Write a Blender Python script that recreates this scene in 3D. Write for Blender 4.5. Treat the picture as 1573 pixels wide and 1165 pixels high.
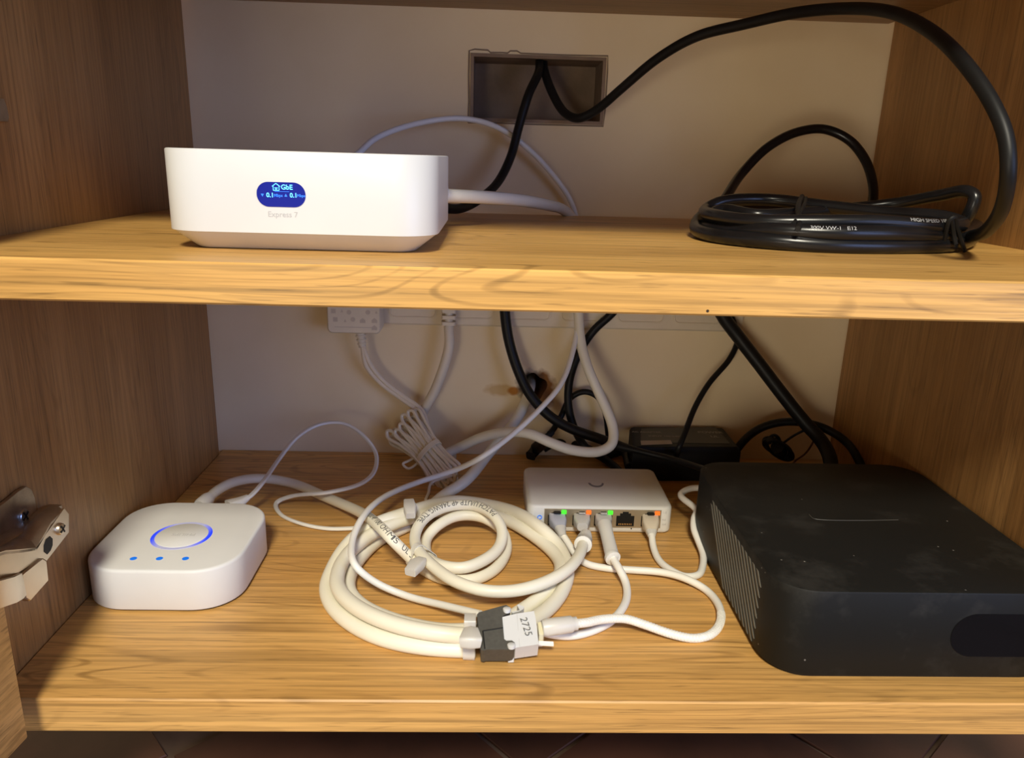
import bpy, math, random
from mathutils import Vector, Matrix
C = bpy.context.scene.collection
for o in list(bpy.data.objects): bpy.data.objects.remove(o)
random.seed(4)
PI = math.pi
V = Vector
# ---------------------------------------------------------------- camera
PITCH, ROLL, YAW, FPX = .2812, .0295, -.0356, 1172.0
CAM = V((.22686, -.30730, .24939))
fw = V((-math.sin(YAW)*math.cos(PITCH), math.cos(YAW)*math.cos(PITCH), -math.sin(PITCH)))
r0 = V((math.cos(YAW), math.sin(YAW), 0)); u0 = r0.cross(fw)
cr = r0*math.cos(ROLL)+u0*math.sin(ROLL); cu = u0*math.cos(ROLL)-r0*math.sin(ROLL)
cd = bpy.data.cameras.new('camera'); cam = bpy.data.objects.new('camera', cd); C.objects.link(cam)
m = Matrix((cr, cu, -fw)).transposed().to_4x4(); m.translation = CAM; cam.matrix_world = m
cd.sensor_width = 36; cd.lens = FPX/1573*36; cd.clip_start = .01; cd.clip_end = 50
bpy.context.scene.camera = cam
# ---------------------------------------------------------------- light and exposure
sc = bpy.context.scene
sc.view_settings.view_transform = 'Standard'; sc.view_settings.look = 'None'
sc.view_settings.gamma = 1; sc.view_settings.use_curve_mapping = False
sc.view_settings.exposure = 0.0
w = bpy.data.worlds.new('room_light'); sc.world = w; w.use_nodes = True
bg = w.node_tree.nodes['Background']; bg.inputs[0].default_value = (1.0, .90, .72, 1); bg.inputs[1].default_value = .11
def area(name, loc, target, size, power, col):
    l = bpy.data.lights.new(name, 'AREA'); l.shape = 'DISK'; l.size = size; l.energy = power; l.color = col
    o = bpy.data.objects.new(name, l); C.objects.link(o); o.location = loc
    o.rotation_euler = (V(target)-V(loc)).to_track_quat('-Z', 'Y').to_euler(); return o
area('ceiling_lamp', (.16, -1.42, 1.50), (.25, .1, .1), .38, 47, (1, .93, .76))
area('window_daylight', (1.5, -1.3, .45), (.2, .1, .15), 1.2, 15.5, (.36, .50, 1))
area('low_fill', (-.30, -1.35, .05), (.25, .2, .12), .5, 6.0, (1, .89, .72))  # added unseen low fill: lights back wall and gear fronts, skims the shelves
# ---------------------------------------------------------------- pixel helpers: a pixel plus a known plane gives a real point
def ray(u, v): return fw+cr*((u-786.5)/FPX)-cu*((v-582.5)/FPX)
def Z(u, v, z): d = ray(u, v); return CAM+d*((z-CAM.z)/d.z)
def Y(u, v, y): d = ray(u, v); return CAM+d*((y-CAM.y)/d.y)
def X(u, v, x): d = ray(u, v); return CAM+d*((x-CAM.x)/d.x)
# ---------------------------------------------------------------- mesh builder
class MB:
    def __init__(s): s.v = []; s.f = []; s.m = []
    def add(s, vs, fs, mi=0):
        n = len(s.v); s.v += [tuple(p) for p in vs]; s.f += [tuple(i+n for i in f) for f in fs]; s.m += [mi]*len(fs)
    def box(s, a, b, bev=0):
        x0, y0, z0 = a; x1, y1, z1 = b
        s.loft([[(x0+i, y0+i, z), (x1-i, y0+i, z), (x1-i, y1-i, z), (x0+i, y1-i, z)] for i, z in ([(0, z0), (0, z1)] if not bev else [(bev, z0), (0, z0+bev), (0, z1-bev), (bev, z1)])])
    def loft(s, rings, caps=True):
        k = len(rings[0]); vs = [p for r in rings for p in r]; fs = []
        for a in range(len(rings)-1):
            for i in range(k):
                j = (i+1) % k; fs.append((a*k+i, a*k+j, (a+1)*k+j, (a+1)*k+i))
        if caps: fs.append(tuple(range(k))[::-1]); fs.append(tuple(range((len(rings)-1)*k, len(rings)*k)))
        s.add(vs, fs)
    def tube(s, pts, r, seg=12, closed=False, caps=True):
        fr = frames(pts, closed); rings = []
        for i, (p, t, n, b) in enumerate(fr):
            q = r[i] if isinstance(r, (list, tuple)) else r
            rings.append([p+(n*math.cos(2*PI*k/seg)+b*math.sin(2*PI*k/seg))*q for k in range(seg)])
        if closed: rings.append(rings[0])
        s.loft(rings, caps and not closed)
    def lathe(s, o, ax, prof, seg=24):
        ax = V(ax).normalized(); n = ax.orthogonal().normalized(); b = ax.cross(n)
        s.loft([[V(o)+ax*h+(n*math.cos(2*PI*k/seg)+b*math.sin(2*PI*k/seg))*max(r, 1e-6) for k in range(seg)] for r, h in prof])
    def prism(s, poly, d, bev=0):
        poly = [V(p) for p in poly]; d = V(d)
        if bev:
            c = sum(poly, V())/len(poly); e = d.normalized()*bev
            ins = [p+(c-p).normalized()*bev for p in poly]
            s.loft([ins, [p+e for p in poly], [p+d-e for p in poly], [p+d for p in ins]])
        else: s.loft([poly, [p+d for p in poly]])
    def build(s, name, mat, parent=None, label=None, cat=None, group=None, kind=None, sharp=40, base=None):
        me = bpy.data.meshes.new(name)
        if base is None:
            xs = [p[0] for p in s.v]; ys = [p[1] for p in s.v]; zs = [p[2] for p in s.v]
            base = V(((min(xs)+max(xs))/2, (min(ys)+max(ys))/2, min(zs)))
        else: base = V(base)
        me.from_pydata([V(p)-base for p in s.v], [], s.f); me.validate()
        import bmesh
        bm = bmesh.new(); bm.from_mesh(me); bmesh.ops.recalc_face_normals(bm, faces=bm.faces); bm.to_mesh(me); bm.free()
        me.shade_smooth(); me.set_sharp_from_angle(angle=math.radians(sharp))
        me.materials.append(mat)
        o = bpy.data.objects.new(name, me); C.objects.link(o); o['wb'] = list(base)
        pb = V(parent['wb']) if parent else V((0, 0, 0))
        o.parent = parent; o.location = base-pb
        tag(o, label, cat, group, kind); return o
def tag(o, label=None, cat=None, group=None, kind=None):
    if label: o['label'] = label
    if cat: o['category'] = cat
    if group: o['group'] = group
    if kind: o['kind'] = kind
def thing(name, label, cat, loc, group=None):
    o = bpy.data.objects.new(name, None); C.objects.link(o); o.location = loc; o['wb'] = list(loc); o.empty_display_size = .02
    tag(o, label, cat, group); return o
def spline(P, n=8, closed=False):
    P = [V(p) for p in P]; k = len(P); out = []
    for i in range(k if closed else k-1):
        p1, p2 = P[i], P[(i+1) % k]
        p0 = P[i-1] if (i or closed) else p1*2-p2
        p3 = P[(i+2) % k] if (i+2 < k or closed) else p2*2-p1
        # centripetal Catmull-Rom (Barry-Goldman)
        t0 = 0.; t1 = t0+max((p1-p0).length, 1e-6)**.5; t2 = t1+max((p2-p1).length, 1e-6)**.5; t3 = t2+max((p3-p2).length, 1e-6)**.5
        for j in range(n):
            t = t1+(t2-t1)*j/n
            a1 = p0*((t1-t)/(t1-t0))+p1*((t-t0)/(t1-t0)); a2 = p1*((t2-t)/(t2-t1))+p2*((t-t1)/(t2-t1)); a3 = p2*((t3-t)/(t3-t2))+p3*((t-t2)/(t3-t2))
            b1 = a1*((t2-t)/(t2-t0))+a2*((t-t0)/(t2-t0)); b2 = a2*((t3-t)/(t3-t1))+a3*((t-t1)/(t3-t1))
            out.append(b1*((t2-t)/(t2-t1))+b2*((t-t1)/(t2-t1)))
    if not closed: out.append(P[-1])
    return out
def smooth(P, it=2):
    for _ in range(it): P = [P[0]]+[(P[i-1]+P[i]*2+P[i+1])/4 for i in range(1, len(P)-1)]+[P[-1]]
    return P
def frames(P, closed=False):
    k = len(P); T = []
    for i in range(k):
        a = P[i-1] if (i or closed) else P[0]; b = P[(i+1) % k] if (i < k-1 or closed) else P[-1]
        T.append((b-a).normalized())
    n = V((0, 0, 1)).cross(T[0]); n = (n if n.length > .05 else T[0].orthogonal()).normalized(); out = []
    for i in range(k):
        if i: n = (T[i-1].rotation_difference(T[i]) @ n)
        n = (n-T[i]*n.dot(T[i])).normalized()
        out.append((P[i], T[i], n, T[i].cross(n)))
    return out
def rrect(cx, cy, w, d, r, n=8, e=2.0):
    out = []; r = max(r, 1e-5)
    for q, (sx, sy) in enumerate(((1, 1), (-1, 1), (-1, -1), (1, -1))):
        for i in range(n+1):
            a = PI/2*(q+i/n); c, s_ = math.cos(a), math.sin(a)
            c = math.copysign(abs(c)**(2/e), c); s_ = math.copysign(abs(s_)**(2/e), s_)
            out.append((cx+sx*(w/2-r)+r*c, cy+sy*(d/2-r)+r*s_))
    return out
def slab(mb, cx, cy, w, d, r, prof, n=8, e=2.0):   # prof: (inset, z)
    mb.loft([[(x, y, z) for x, y in rrect(cx, cy, w-2*i, d-2*i, max(r-i, .0003), n, e)] for i, z in prof])
def box_along(mb, pts, dims, up=V((0, 0, 1)), n=3):   # dims: (w,h,r) at each point
    rings = []
    for i, p in enumerate(pts):
        a = pts[max(i-1, 0)]; b = pts[min(i+1, len(pts)-1)]; t = (V(b)-V(a)).normalized()
        s_ = t.cross(up).normalized(); u_ = s_.cross(t); w_, h_, r_ = dims[i]
        rings.append([V(p)+s_*x+u_*y for x, y in rrect(0, 0, w_, h_, r_, n)])
    mb.loft(rings)
def resample(P, step):
    out = [P[0]]; acc = 0
    for i in range(1, len(P)):
        d = (P[i]-P[i-1]).length
        while acc+d >= step:
            f = (step-acc)/d; q = P[i-1].lerp(P[i], f); out.append(q); P = P[:i-1]+[q]+P[i:] if False else P
            # advance
            rest = (P[i]-q).length; P[i-1] = q; d = rest; acc = 0
        acc += d
    return out
def text_mesh(body, size, mat_fn, extr=0, align='CENTER', bold=0, cut=0):
    """returns (verts, faces) of a line of lettering, mapped by mat_fn(x, y, z) -> point"""
    cu_ = bpy.data.curves.new('lettering', 'FONT'); cu_.body = body; cu_.size = size; cu_.align_x = align; cu_.align_y = 'CENTER'
    cu_.extrude = extr; cu_.offset = bold; cu_.resolution_u = 3
    o = bpy.data.objects.new('lettering', cu_); C.objects.link(o)
    dg = bpy.context.evaluated_depsgraph_get(); me = o.evaluated_get(dg).to_mesh()
    import bmesh
    bm = bmesh.new(); bm.from_mesh(me)
    if cut:
        for ax_, n_ in ((V((0, 1, 0)), 8), (V((1, 0, 0)), int(len(body)*size*.8/cut)+2)):
            for k in range(-n_ if ax_.y else 0, n_):
                bmesh.ops.bisect_plane(bm, geom=bm.verts[:]+bm.edges[:]+bm.faces[:], plane_co=ax_*(k*cut+1e-6), plane_no=ax_, dist=1e-8)
    bm.verts.ensure_lookup_table(); vs = [mat_fn(*v.co) for v in bm.verts]; fs = [tuple(v.index for v in p.verts) for p in bm.faces]; bm.free()
    o.evaluated_get(dg).to_mesh_clear(); bpy.data.objects.remove(o); bpy.data.curves.remove(cu_)
    return vs, fs
def add_text(mb, body, size, fn, **k): vs, fs = text_mesh(body, size, fn, **k); mb.add(vs, fs)
# ---------------------------------------------------------------- materials
def new_mat(name):
    m = bpy.data.materials.new(name); m.use_nodes = True; nt = m.node_tree; return m, nt, nt.nodes['Principled BSDF']
def plain(name, col, rough=.45, metal=0, emit=None, es=1, var=.06, scale=60, coat=0, bump=0, trans=0, sub=0, spec=.5):
    m, nt, b = new_mat(name); N = nt.nodes.new
    tc = N('ShaderNodeTexCoord'); no = N('ShaderNodeTexNoise'); no.inputs['Scale'].default_value = scale; no.inputs['Detail'].default_value = 4
    nt.links.new(tc.outputs['Object'], no.inputs['Vector'])
    rp = N('ShaderNodeValToRGB'); rp.color_ramp.elements[0].position = .3; rp.color_ramp.elements[1].position = .7
    rp.color_ramp.elements[0].color = tuple(c*(1-var) for c in col)+(1,); rp.color_ramp.elements[1].color = tuple(min(c*(1+var), 1) for c in col)+(1,)
    nt.links.new(no.outputs['Fac'], rp.inputs['Fac']); nt.links.new(rp.outputs[0], b.inputs['Base Color'])
    b.inputs['Roughness'].default_value = rough; b.inputs['Metallic'].default_value = metal; b.inputs['Coat Weight'].default_value = coat; b.inputs['Specular IOR Level'].default_value = spec
    if trans: b.inputs['Transmission Weight'].default_value = trans
    if sub: b.inputs['Subsurface Weight'].default_value = sub; b.inputs['Subsurface Scale'].default_value = .003
    if emit: b.inputs['Emission Color'].default_value = tuple(emit)+(1,); b.inputs['Emission Strength'].default_value = es
    if bump:
        bn = N('ShaderNodeTexNoise'); bn.inputs['Scale'].default_value = scale*12; nt.links.new(tc.outputs['Object'], bn.inputs['Vector'])
        bp = N('ShaderNodeBump'); bp.inputs['Strength'].default_value = bump; bp.inputs['Distance'].default_value = .0004
        nt.links.new(bn.outputs['Fac'], bp.inputs['Height']); nt.links.new(bp.outputs[0], b.inputs['Normal'])
    return m
def oak(name, axis, light=(.70, .40, .125), dark=(.55, .29, .080), fig=1.0, seed=0., crack=.5, rough=.42, line=.42):
    m, nt, b = new_mat(name); N = nt.nodes.new; L = nt.links.new
    tc = N('ShaderNodeTexCoord')
    def mp(along, across, off=0):
        q = N('ShaderNodeMapping'); sc_ = [across]*3; sc_[axis] = along
        q.inputs['Scale'].default_value = sc_; q.inputs['Location'].default_value = (seed+off, seed*1.7+off, seed*.6)
        L(tc.outputs['Object'], q.inputs['Vector']); return q
    def noise(mpn, detail, rough_=.6, dist=0):
        q = N('ShaderNodeTexNoise'); q.inputs['Scale'].default_value = 1; q.inputs['Detail'].default_value = detail
        q.inputs['Roughness'].default_value = rough_; q.inputs['Distortion'].default_value = dist; L(mpn.outputs[0], q.inputs['Vector']); return q
    def ramp(src, p0, c0, p1, c1):
        q = N('ShaderNodeValToRGB'); e = q.color_ramp.elements; e[0].position = p0; e[0].color = c0; e[1].position = p1; e[1].color = c1
        L(src, q.inputs['Fac']); return q
    def g(v): return (v, v, v, 1)
    def mix(fac, a, c, mode='MIX'):
        q = N('ShaderNodeMix'); q.data_type = 'RGBA'; q.blend_type = mode
        if isinstance(fac, float): q.inputs[0].default_value = fac
        else: L(fac, q.inputs[0])
        for s_, i in ((a, 6), (c, 7)):
            if isinstance(s_, tuple): q.inputs[i].default_value = s_
            else: L(s_, q.inputs[i])
        return q.outputs[2]
    bands = noise(mp(1.6, 26), 5, .55, .6)
    base = ramp(bands.outputs['Fac'], .28, tuple(dark)+(1,), .66, tuple(light)+(1,))
    # ring figure: contour lines of a slow stretched field
    fld = noise(mp(2.2*fig, 15*fig, 3.1), 2, .5, .3)
    mu = N('ShaderNodeMath'); mu.operation = 'MULTIPLY'; mu.inputs[1].default_value = 150; L(fld.outputs['Fac'], mu.inputs[0])
    sn = N('ShaderNodeMath'); sn.operation = 'SINE'; L(mu.outputs[0], sn.inputs[0])
    ring = ramp(sn.outputs[0], .70, g(0), .99, g(1))
    brk = ramp(noise(mp(9, 40, 5.), 3).outputs['Fac'], .4, g(0), .62, g(1))
    rm = N('ShaderNodeMath'); rm.operation = 'MULTIPLY'; L(ring.outputs[0], rm.inputs[0]); L(brk.outputs[0], rm.inputs[1])
    rf = N('ShaderNodeMath'); rf.operation = 'MULTIPLY'; rf.inputs[1].default_value = crack; L(rm.outputs[0], rf.inputs[0])
    c1 = mix(rf.outputs[0], base.outputs[0], tuple(x*.62 for x in dark)+(1,))
    # fine fibres and pores
    fib = ramp(noise(mp(9, 520, 7.), 3, .7).outputs['Fac'], .33, g(.74), .60, g(1.08))
    c2 = mix(1.0, c1, fib.outputs[0], 'MULTIPLY')
    por = ramp(noise(mp(34, 900, 9.), 2, .6).outputs['Fac'], .30, g(.55), .40, g(1))
    c3 = mix(.8, c2, por.outputs[0], 'MULTIPLY')
    ln_ = ramp(noise(mp(4, 300, 13.), 2, .5, .25).outputs['Fac'], .35, g(.48), .47, g(1))
    c3 = mix(line, c3, ln_.outputs[0], 'MULTIPLY')
    wid = ramp(noise(mp(.8, 5, 11.), 1).outputs['Fac'], .35, g(.88), .65, g(1.06))
    c4 = mix(1.0, c3, wid.outputs[0], 'MULTIPLY')
    L(c4, b.inputs['Base Color']); b.inputs['Roughness'].default_value = rough
    bp = N('ShaderNodeBump'); bp.inputs['Strength'].default_value = .25; bp.inputs['Distance'].default_value = .0003
    L(fib.outputs[0], bp.inputs['Height']); L(bp.outputs[0], b.inputs['Normal'])
    return m
M_shelf = oak('oak_shelf_grain', 0, fig=1.0, seed=1.3, crack=.75)
M_mid = oak('oak_middle_shelf_grain', 0, light=(.76, .44, .13), dark=(.60, .325, .085), fig=1.3, seed=4.1, crack=.8, line=.3)
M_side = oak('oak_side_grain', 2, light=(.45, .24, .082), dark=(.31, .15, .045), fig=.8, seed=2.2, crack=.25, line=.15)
M_door = oak('oak_door_grain', 1, light=(.75, .43, .15), dark=(.55, .29, .08), seed=6.2, crack=.3)
def wall_mat():
    m, nt, b = new_mat('painted_plaster'); N = nt.nodes.new; L = nt.links.new
    tc = N('ShaderNodeTexCoord'); n1 = N('ShaderNodeTexNoise'); n1.inputs['Scale'].default_value = 9; n1.inputs['Detail'].default_value = 5; L(tc.outputs['Object'], n1.inputs[0])
    r1 = N('ShaderNodeValToRGB'); r1.color_ramp.elements[0].position = .35; r1.color_ramp.elements[0].color = (.84, .68, .43, 1); r1.color_ramp.elements[1].position = .65; r1.color_ramp.elements[1].color = (.91, .76, .51, 1)
    L(n1.outputs['Fac'], r1.inputs[0])
    # rust-coloured patches beside the pipe hole; lit crescent and dark depth inside painted on
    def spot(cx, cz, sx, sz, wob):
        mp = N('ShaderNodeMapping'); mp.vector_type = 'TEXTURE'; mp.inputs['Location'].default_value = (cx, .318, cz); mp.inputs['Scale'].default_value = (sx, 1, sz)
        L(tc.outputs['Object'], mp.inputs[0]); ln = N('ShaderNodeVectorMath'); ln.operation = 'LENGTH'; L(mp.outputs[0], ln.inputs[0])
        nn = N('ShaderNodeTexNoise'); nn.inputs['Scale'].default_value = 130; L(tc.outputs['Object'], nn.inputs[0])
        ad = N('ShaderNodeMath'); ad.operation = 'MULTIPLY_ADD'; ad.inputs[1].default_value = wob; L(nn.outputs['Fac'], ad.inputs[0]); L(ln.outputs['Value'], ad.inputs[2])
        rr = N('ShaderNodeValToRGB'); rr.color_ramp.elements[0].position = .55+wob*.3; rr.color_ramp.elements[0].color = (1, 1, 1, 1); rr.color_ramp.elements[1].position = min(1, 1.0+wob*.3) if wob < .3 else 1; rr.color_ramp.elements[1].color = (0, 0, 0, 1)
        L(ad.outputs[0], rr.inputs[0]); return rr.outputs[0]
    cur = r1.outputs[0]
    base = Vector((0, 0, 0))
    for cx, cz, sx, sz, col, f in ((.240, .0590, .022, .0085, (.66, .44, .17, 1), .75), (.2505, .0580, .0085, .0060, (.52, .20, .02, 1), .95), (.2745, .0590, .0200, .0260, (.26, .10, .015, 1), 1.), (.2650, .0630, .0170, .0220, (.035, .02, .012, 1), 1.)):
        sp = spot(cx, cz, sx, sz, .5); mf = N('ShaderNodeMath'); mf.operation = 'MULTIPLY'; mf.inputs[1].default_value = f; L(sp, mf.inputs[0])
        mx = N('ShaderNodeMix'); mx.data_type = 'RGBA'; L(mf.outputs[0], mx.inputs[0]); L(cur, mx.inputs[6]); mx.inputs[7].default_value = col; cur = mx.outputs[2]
    L(cur, b.inputs['Base Color']); b.inputs['Roughness'].default_value = .8
    bp = N('ShaderNodeBump'); bp.inputs['Strength'].default_value = .3; bp.inputs['Distance'].default_value = .0008
    n2 = N('ShaderNodeTexNoise'); n2.inputs['Scale'].default_value = 60; n2.inputs['Detail'].default_value = 6; L(tc.outputs['Object'], n2.inputs[0]); L(n2.outputs['Fac'], bp.inputs['Height']); L(bp.outputs[0], b.inputs['Normal'])
    return m
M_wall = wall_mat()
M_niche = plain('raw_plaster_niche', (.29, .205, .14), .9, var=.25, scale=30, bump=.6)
M_tile = plain('terracotta_tile', (.075, .028, .015), .6, var=.35, scale=14, bump=.3)
M_grout = plain('floor_grout', (.14, .09, .06), .9, var=.15, scale=80)
M_white = plain('white_plastic', (.64, .65, .65), .38, var=.01)
M_white2 = plain('white_matte_plastic', (.74, .74, .71), .5, var=.015)
M_cream = plain('ivory_cable_sheath', (.82, .79, .66), .42, var=.03, scale=25)
M_cream2 = plain('white_thin_cable_sheath', (.82, .81, .76), .4, var=.02, scale=40)
M_dirtycream = plain('old_white_plug_plastic', (.74, .67, .54), .5, var=.05)
M_strip = plain('strip_plastic', (.78, .68, .52), .55, var=.03)
M_clear = plain('frosted_plug_plastic', (.72, .71, .68), .3, var=.03, sub=.0, trans=.25)
M_nylon = plain('natural_nylon', (.82, .80, .74), .35, var=.03, trans=.3)
M_black = plain('black_cable_sheath', (.009, .009, .009), .45, var=.2, spec=.25)
M_blackgl = plain('black_glossy_sheath', (.009, .009, .010), .27, var=.2, spec=.42)
M_blackpl = plain('black_plastic', (.010, .010, .010), .5, var=.2, spec=.25)
M_port = plain('port_interior', (.05, .045, .035), .5)
M_portfr = plain('port_metal_shell', (.42, .36, .26), .35, metal=.6)
M_gold = plain('contact_gold', (.7, .5, .25), .3, metal=1)
M_grayprint = plain('grey_print', (.50, .50, .49), .6)
M_ink = plain('black_ink', (.10, .10, .10), .6)
M_whiteink = plain('white_ink', (.45, .45, .45), .6)
M_led_g = plain('green_led', (.04, .25, .04), .4, emit=(.06, 1, .02), es=1.1)
M_led_o = plain('orange_led', (.3, .08, .02), .4, emit=(1, .15, .01), es=1.1)
M_led_b = plain('blue_led', (.01, .08, .3), .4, emit=(.0, .13, .60), es=1.0)
M_ringlit = plain('blue_light_ring', (.3, .35, .8), .4, emit=(.06, .12, 1), es=1.0)
M_screen = plain('blue_display', (.0, .003, .05), .2, emit=(.0, .007, .27), es=1.0, spec=.05)
M_scrtxt = plain('display_lettering', (.1, .6, 1), .4, emit=(.12, .55, 1), es=1.2)
M_scrdim = plain('display_dim_lettering', (.02, .2, .8), .4, emit=(.0, .10, .65), es=1.0)
M_metal = plain('nickel_plated_steel', (.50, .44, .36), .42, metal=1, var=.25, scale=90, bump=.25)
M_metal2 = plain('bright_nickel', (.70, .62, .50), .32, metal=1, var=.06)
M_screw = plain('zinc_screw', (.50, .56, .66), .28, metal=1, var=.1)
def dusty(name, amt, col=(.020, .020, .019)):
    m, nt, b = new_mat(name); N = nt.nodes.new; L = nt.links.new
    tc = N('ShaderNodeTexCoord'); a = N('ShaderNodeTexNoise'); a.inputs['Scale'].default_value = 26; a.inputs['Detail'].default_value = 6; a.inputs['Roughness'].default_value = .65; L(tc.outputs['Object'], a.inputs[0])
    r = N('ShaderNodeValToRGB'); r.color_ramp.elements[0].position = .52; r.color_ramp.elements[1].position = .85; r.color_ramp.elements[1].color = (amt, amt, amt, 1); r.color_ramp.elements[0].color = (0, 0, 0, 1); L(a.outputs['Fac'], r.inputs[0])
    v = N('ShaderNodeTexVoronoi'); v.inputs['Scale'].default_value = 170; L(tc.outputs['Object'], v.inputs[0])
    r2 = N('ShaderNodeValToRGB'); r2.color_ramp.elements[0].position = .0; r2.color_ramp.elements[0].color = (1, 1, 1, 1); r2.color_ramp.elements[1].position = .11; r2.color_ramp.elements[1].color = (0, 0, 0, 1); L(v.outputs['Distance'], r2.inputs[0])
    gate = N('ShaderNodeMath'); gate.operation = 'GREATER_THAN'; gate.inputs[1].default_value = .93
    sx = N('ShaderNodeSeparateColor'); L(v.outputs['Color'], sx.inputs[0]); L(sx.outputs[0], gate.inputs[0])
    mm = N('ShaderNodeMath'); mm.operation = 'MULTIPLY'; L(r2.outputs[0], mm.inputs[0]); L(gate.outputs[0], mm.inputs[1])
    ad = N('ShaderNodeMath'); ad.use_clamp = True; L(r.outputs[0], ad.inputs[0]); L(mm.outputs[0], ad.inputs[1])
    mx = N('ShaderNodeMix'); mx.data_type = 'RGBA'; L(ad.outputs[0], mx.inputs[0]); mx.inputs[6].default_value = tuple(col)+(1,); mx.inputs[7].default_value = (.30, .28, .25, 1)
    L(mx.outputs[2], b.inputs['Base Color']); b.inputs['Roughness'].default_value = .55; b.inputs['Specular IOR Level'].default_value = .2; return m
M_box = dusty('dusty_black_plastic', .10, (.010, .010, .009))
M_slat = plain('vent_slat_edge', (.12, .115, .095), .5)

# ================================================================ SETTING
W_, YB, Z1, Z2, Z3, YM, T0 = .528, .318, .1916, .2082, .3560, -.0119, .0185
YS = .2960          # shelves stop short of the wall: a gap for the cables
def wall_back():
    # wall with the recessed box niche (px 722-930 x 86-193) and the round pipe hole
    mb = MB(); x0, x1, z0, z1 = -.35, .9, -.115, .8
    nx0, nx1, nz0, nz1 = .2105, .3140, .2765, .3255
    hx, hz, hr = .2678, .0612, .0118
    # grid bands around niche and hole
    xs = [x0, nx0, nx1, x1]
    def q(a, b, c, d): mb.add([(a, YB, c), (b, YB, c), (b, YB, d), (a, YB, d)], [(0, 1, 2, 3)])
    q(x0, nx0, .15, z1); q(nx1, x1, .15, z1); q(nx0, nx1, .15, nz0); q(nx0, nx1, nz1, z1)
    # hole square
    s_ = .03; q(x0, hx-s_, z0, .15); q(hx+s_, x1, z0, .15); q(hx-s_, hx+s_, z0, hz-s_); q(hx-s_, hx+s_, hz+s_, .15)
    n = 32; sq = []; ci = []; cb = []
    rr = [hr*(1+.10*math.sin(3*i*2*PI/n+1)+.08*math.sin(5*i*2*PI/n)) for i in range(n)]
    for i in range(n):
        a = 2*PI*i/n; c, s2 = math.cos(a), math.sin(a); k = s_/max(abs(c), abs(s2))
        sq.append((hx+c*k, YB, hz+s2*k)); ci.append((hx+c*rr[i]*.88, YB, hz+s2*rr[i]*1.1)); cb.append((hx+c*rr[i]*.8, YB+.06, hz+s2*rr[i]))
    mb.add(sq+ci+cb, [(i, (i+1) % n, n+(i+1) % n, n+i) for i in range(n)]+[(n+i, n+(i+1) % n, 2*n+(i+1) % n, 2*n+i) for i in range(n)]+[tuple(range(2*n, 3*n))])
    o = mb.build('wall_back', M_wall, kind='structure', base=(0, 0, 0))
    # niche: pocket with a raised rim
    mb = MB(); d = .042
    A = [(nx0, nz0), (nx1, nz0), (nx1, nz1), (nx0, nz1)]; i_ = .0025
    B = [(nx0+i_, nz0+i_), (nx1-i_, nz0+i_), (nx1-i_, nz1-i_), (nx0+i_, nz1-i_)]
    rings = [[(x, YB, z) for x, z in A], [(x, YB-.0012, z) for x, z in A], [(x, YB-.0012, z) for x, z in B], [(x, YB+d, z) for x, z in B]]
    mb.loft(rings, caps=False); mb.add(rings[-1], [(0, 1, 2, 3)])
    mb.build('socket_niche', M_niche, o)
    mb = MB()
    el = [(nx0-.0014, nz0-.0012), (nx0-.0010, nz0+.015), (nx0-.0014, nz0+.034), (nx0-.0012, nz1+.0016), (nx0+.003, nz1+.0028), (nx0+.013, nz1+.0024), (nx0+.015, nz1+.0008), (nx0+.024, nz1+.0010), (nx0+.028, nz1+.0008), (nx0+.030, nz1+.0024), (nx0+.035, nz1+.0026), (nx0+.038, nz1+.0010), (nx0+.07, nz1+.0008), (nx1+.001, nz1+.0012), (nx1+.0014, nz1-.01), (nx1+.0012, nz0+.01), (nx1+.0006, nz0-.0008), (nx0+.05, nz0-.0010), (nx0+.02, nz0-.0008), (nx0-.0014, nz0-.0012)]
    mb.tube([V((x, YB-.0002, z)) for x, z in el], .0006, 6)
    mb.build('niche_edge', plain('ragged_plaster_edge', (.30, .22, .15), .9), o)
    return o
WB = wall_back()
# floor of terracotta tiles laid diagonally below the cabinet
mb = MB(); mb.box((-.7, -1.2, -.126), (1.3, YB, -.1215)); FL = mb.build('floor', M_grout, kind='structure')
import bmesh
p0 = Z(262, 1162, -.12); T = .16; ang = math.radians(41)
ex = V((math.cos(ang), math.sin(ang), 0)); ey = V((-ex.y, ex.x, 0))
for i in range(-5, 7):
    for j in range(-5, 6):
        c = p0+ex*((i+.5)*T)+ey*((j+.5)*T)
        if not (-.3 < c.x < .95 and -.35 < c.y < YB-.06): continue
        h = T/2-.0016; mb = MB()
        P = [c+ex*a+ey*b for a, b in ((-h, -h), (h, -h), (h, h), (-h, h))]
        if max(p.y for p in P) > YB: continue
        mb.prism([V((p.x, p.y, -.1214)) for p in P], (0, 0, .0024), .0008)
        mb.build('tile', M_tile, FL)
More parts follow.
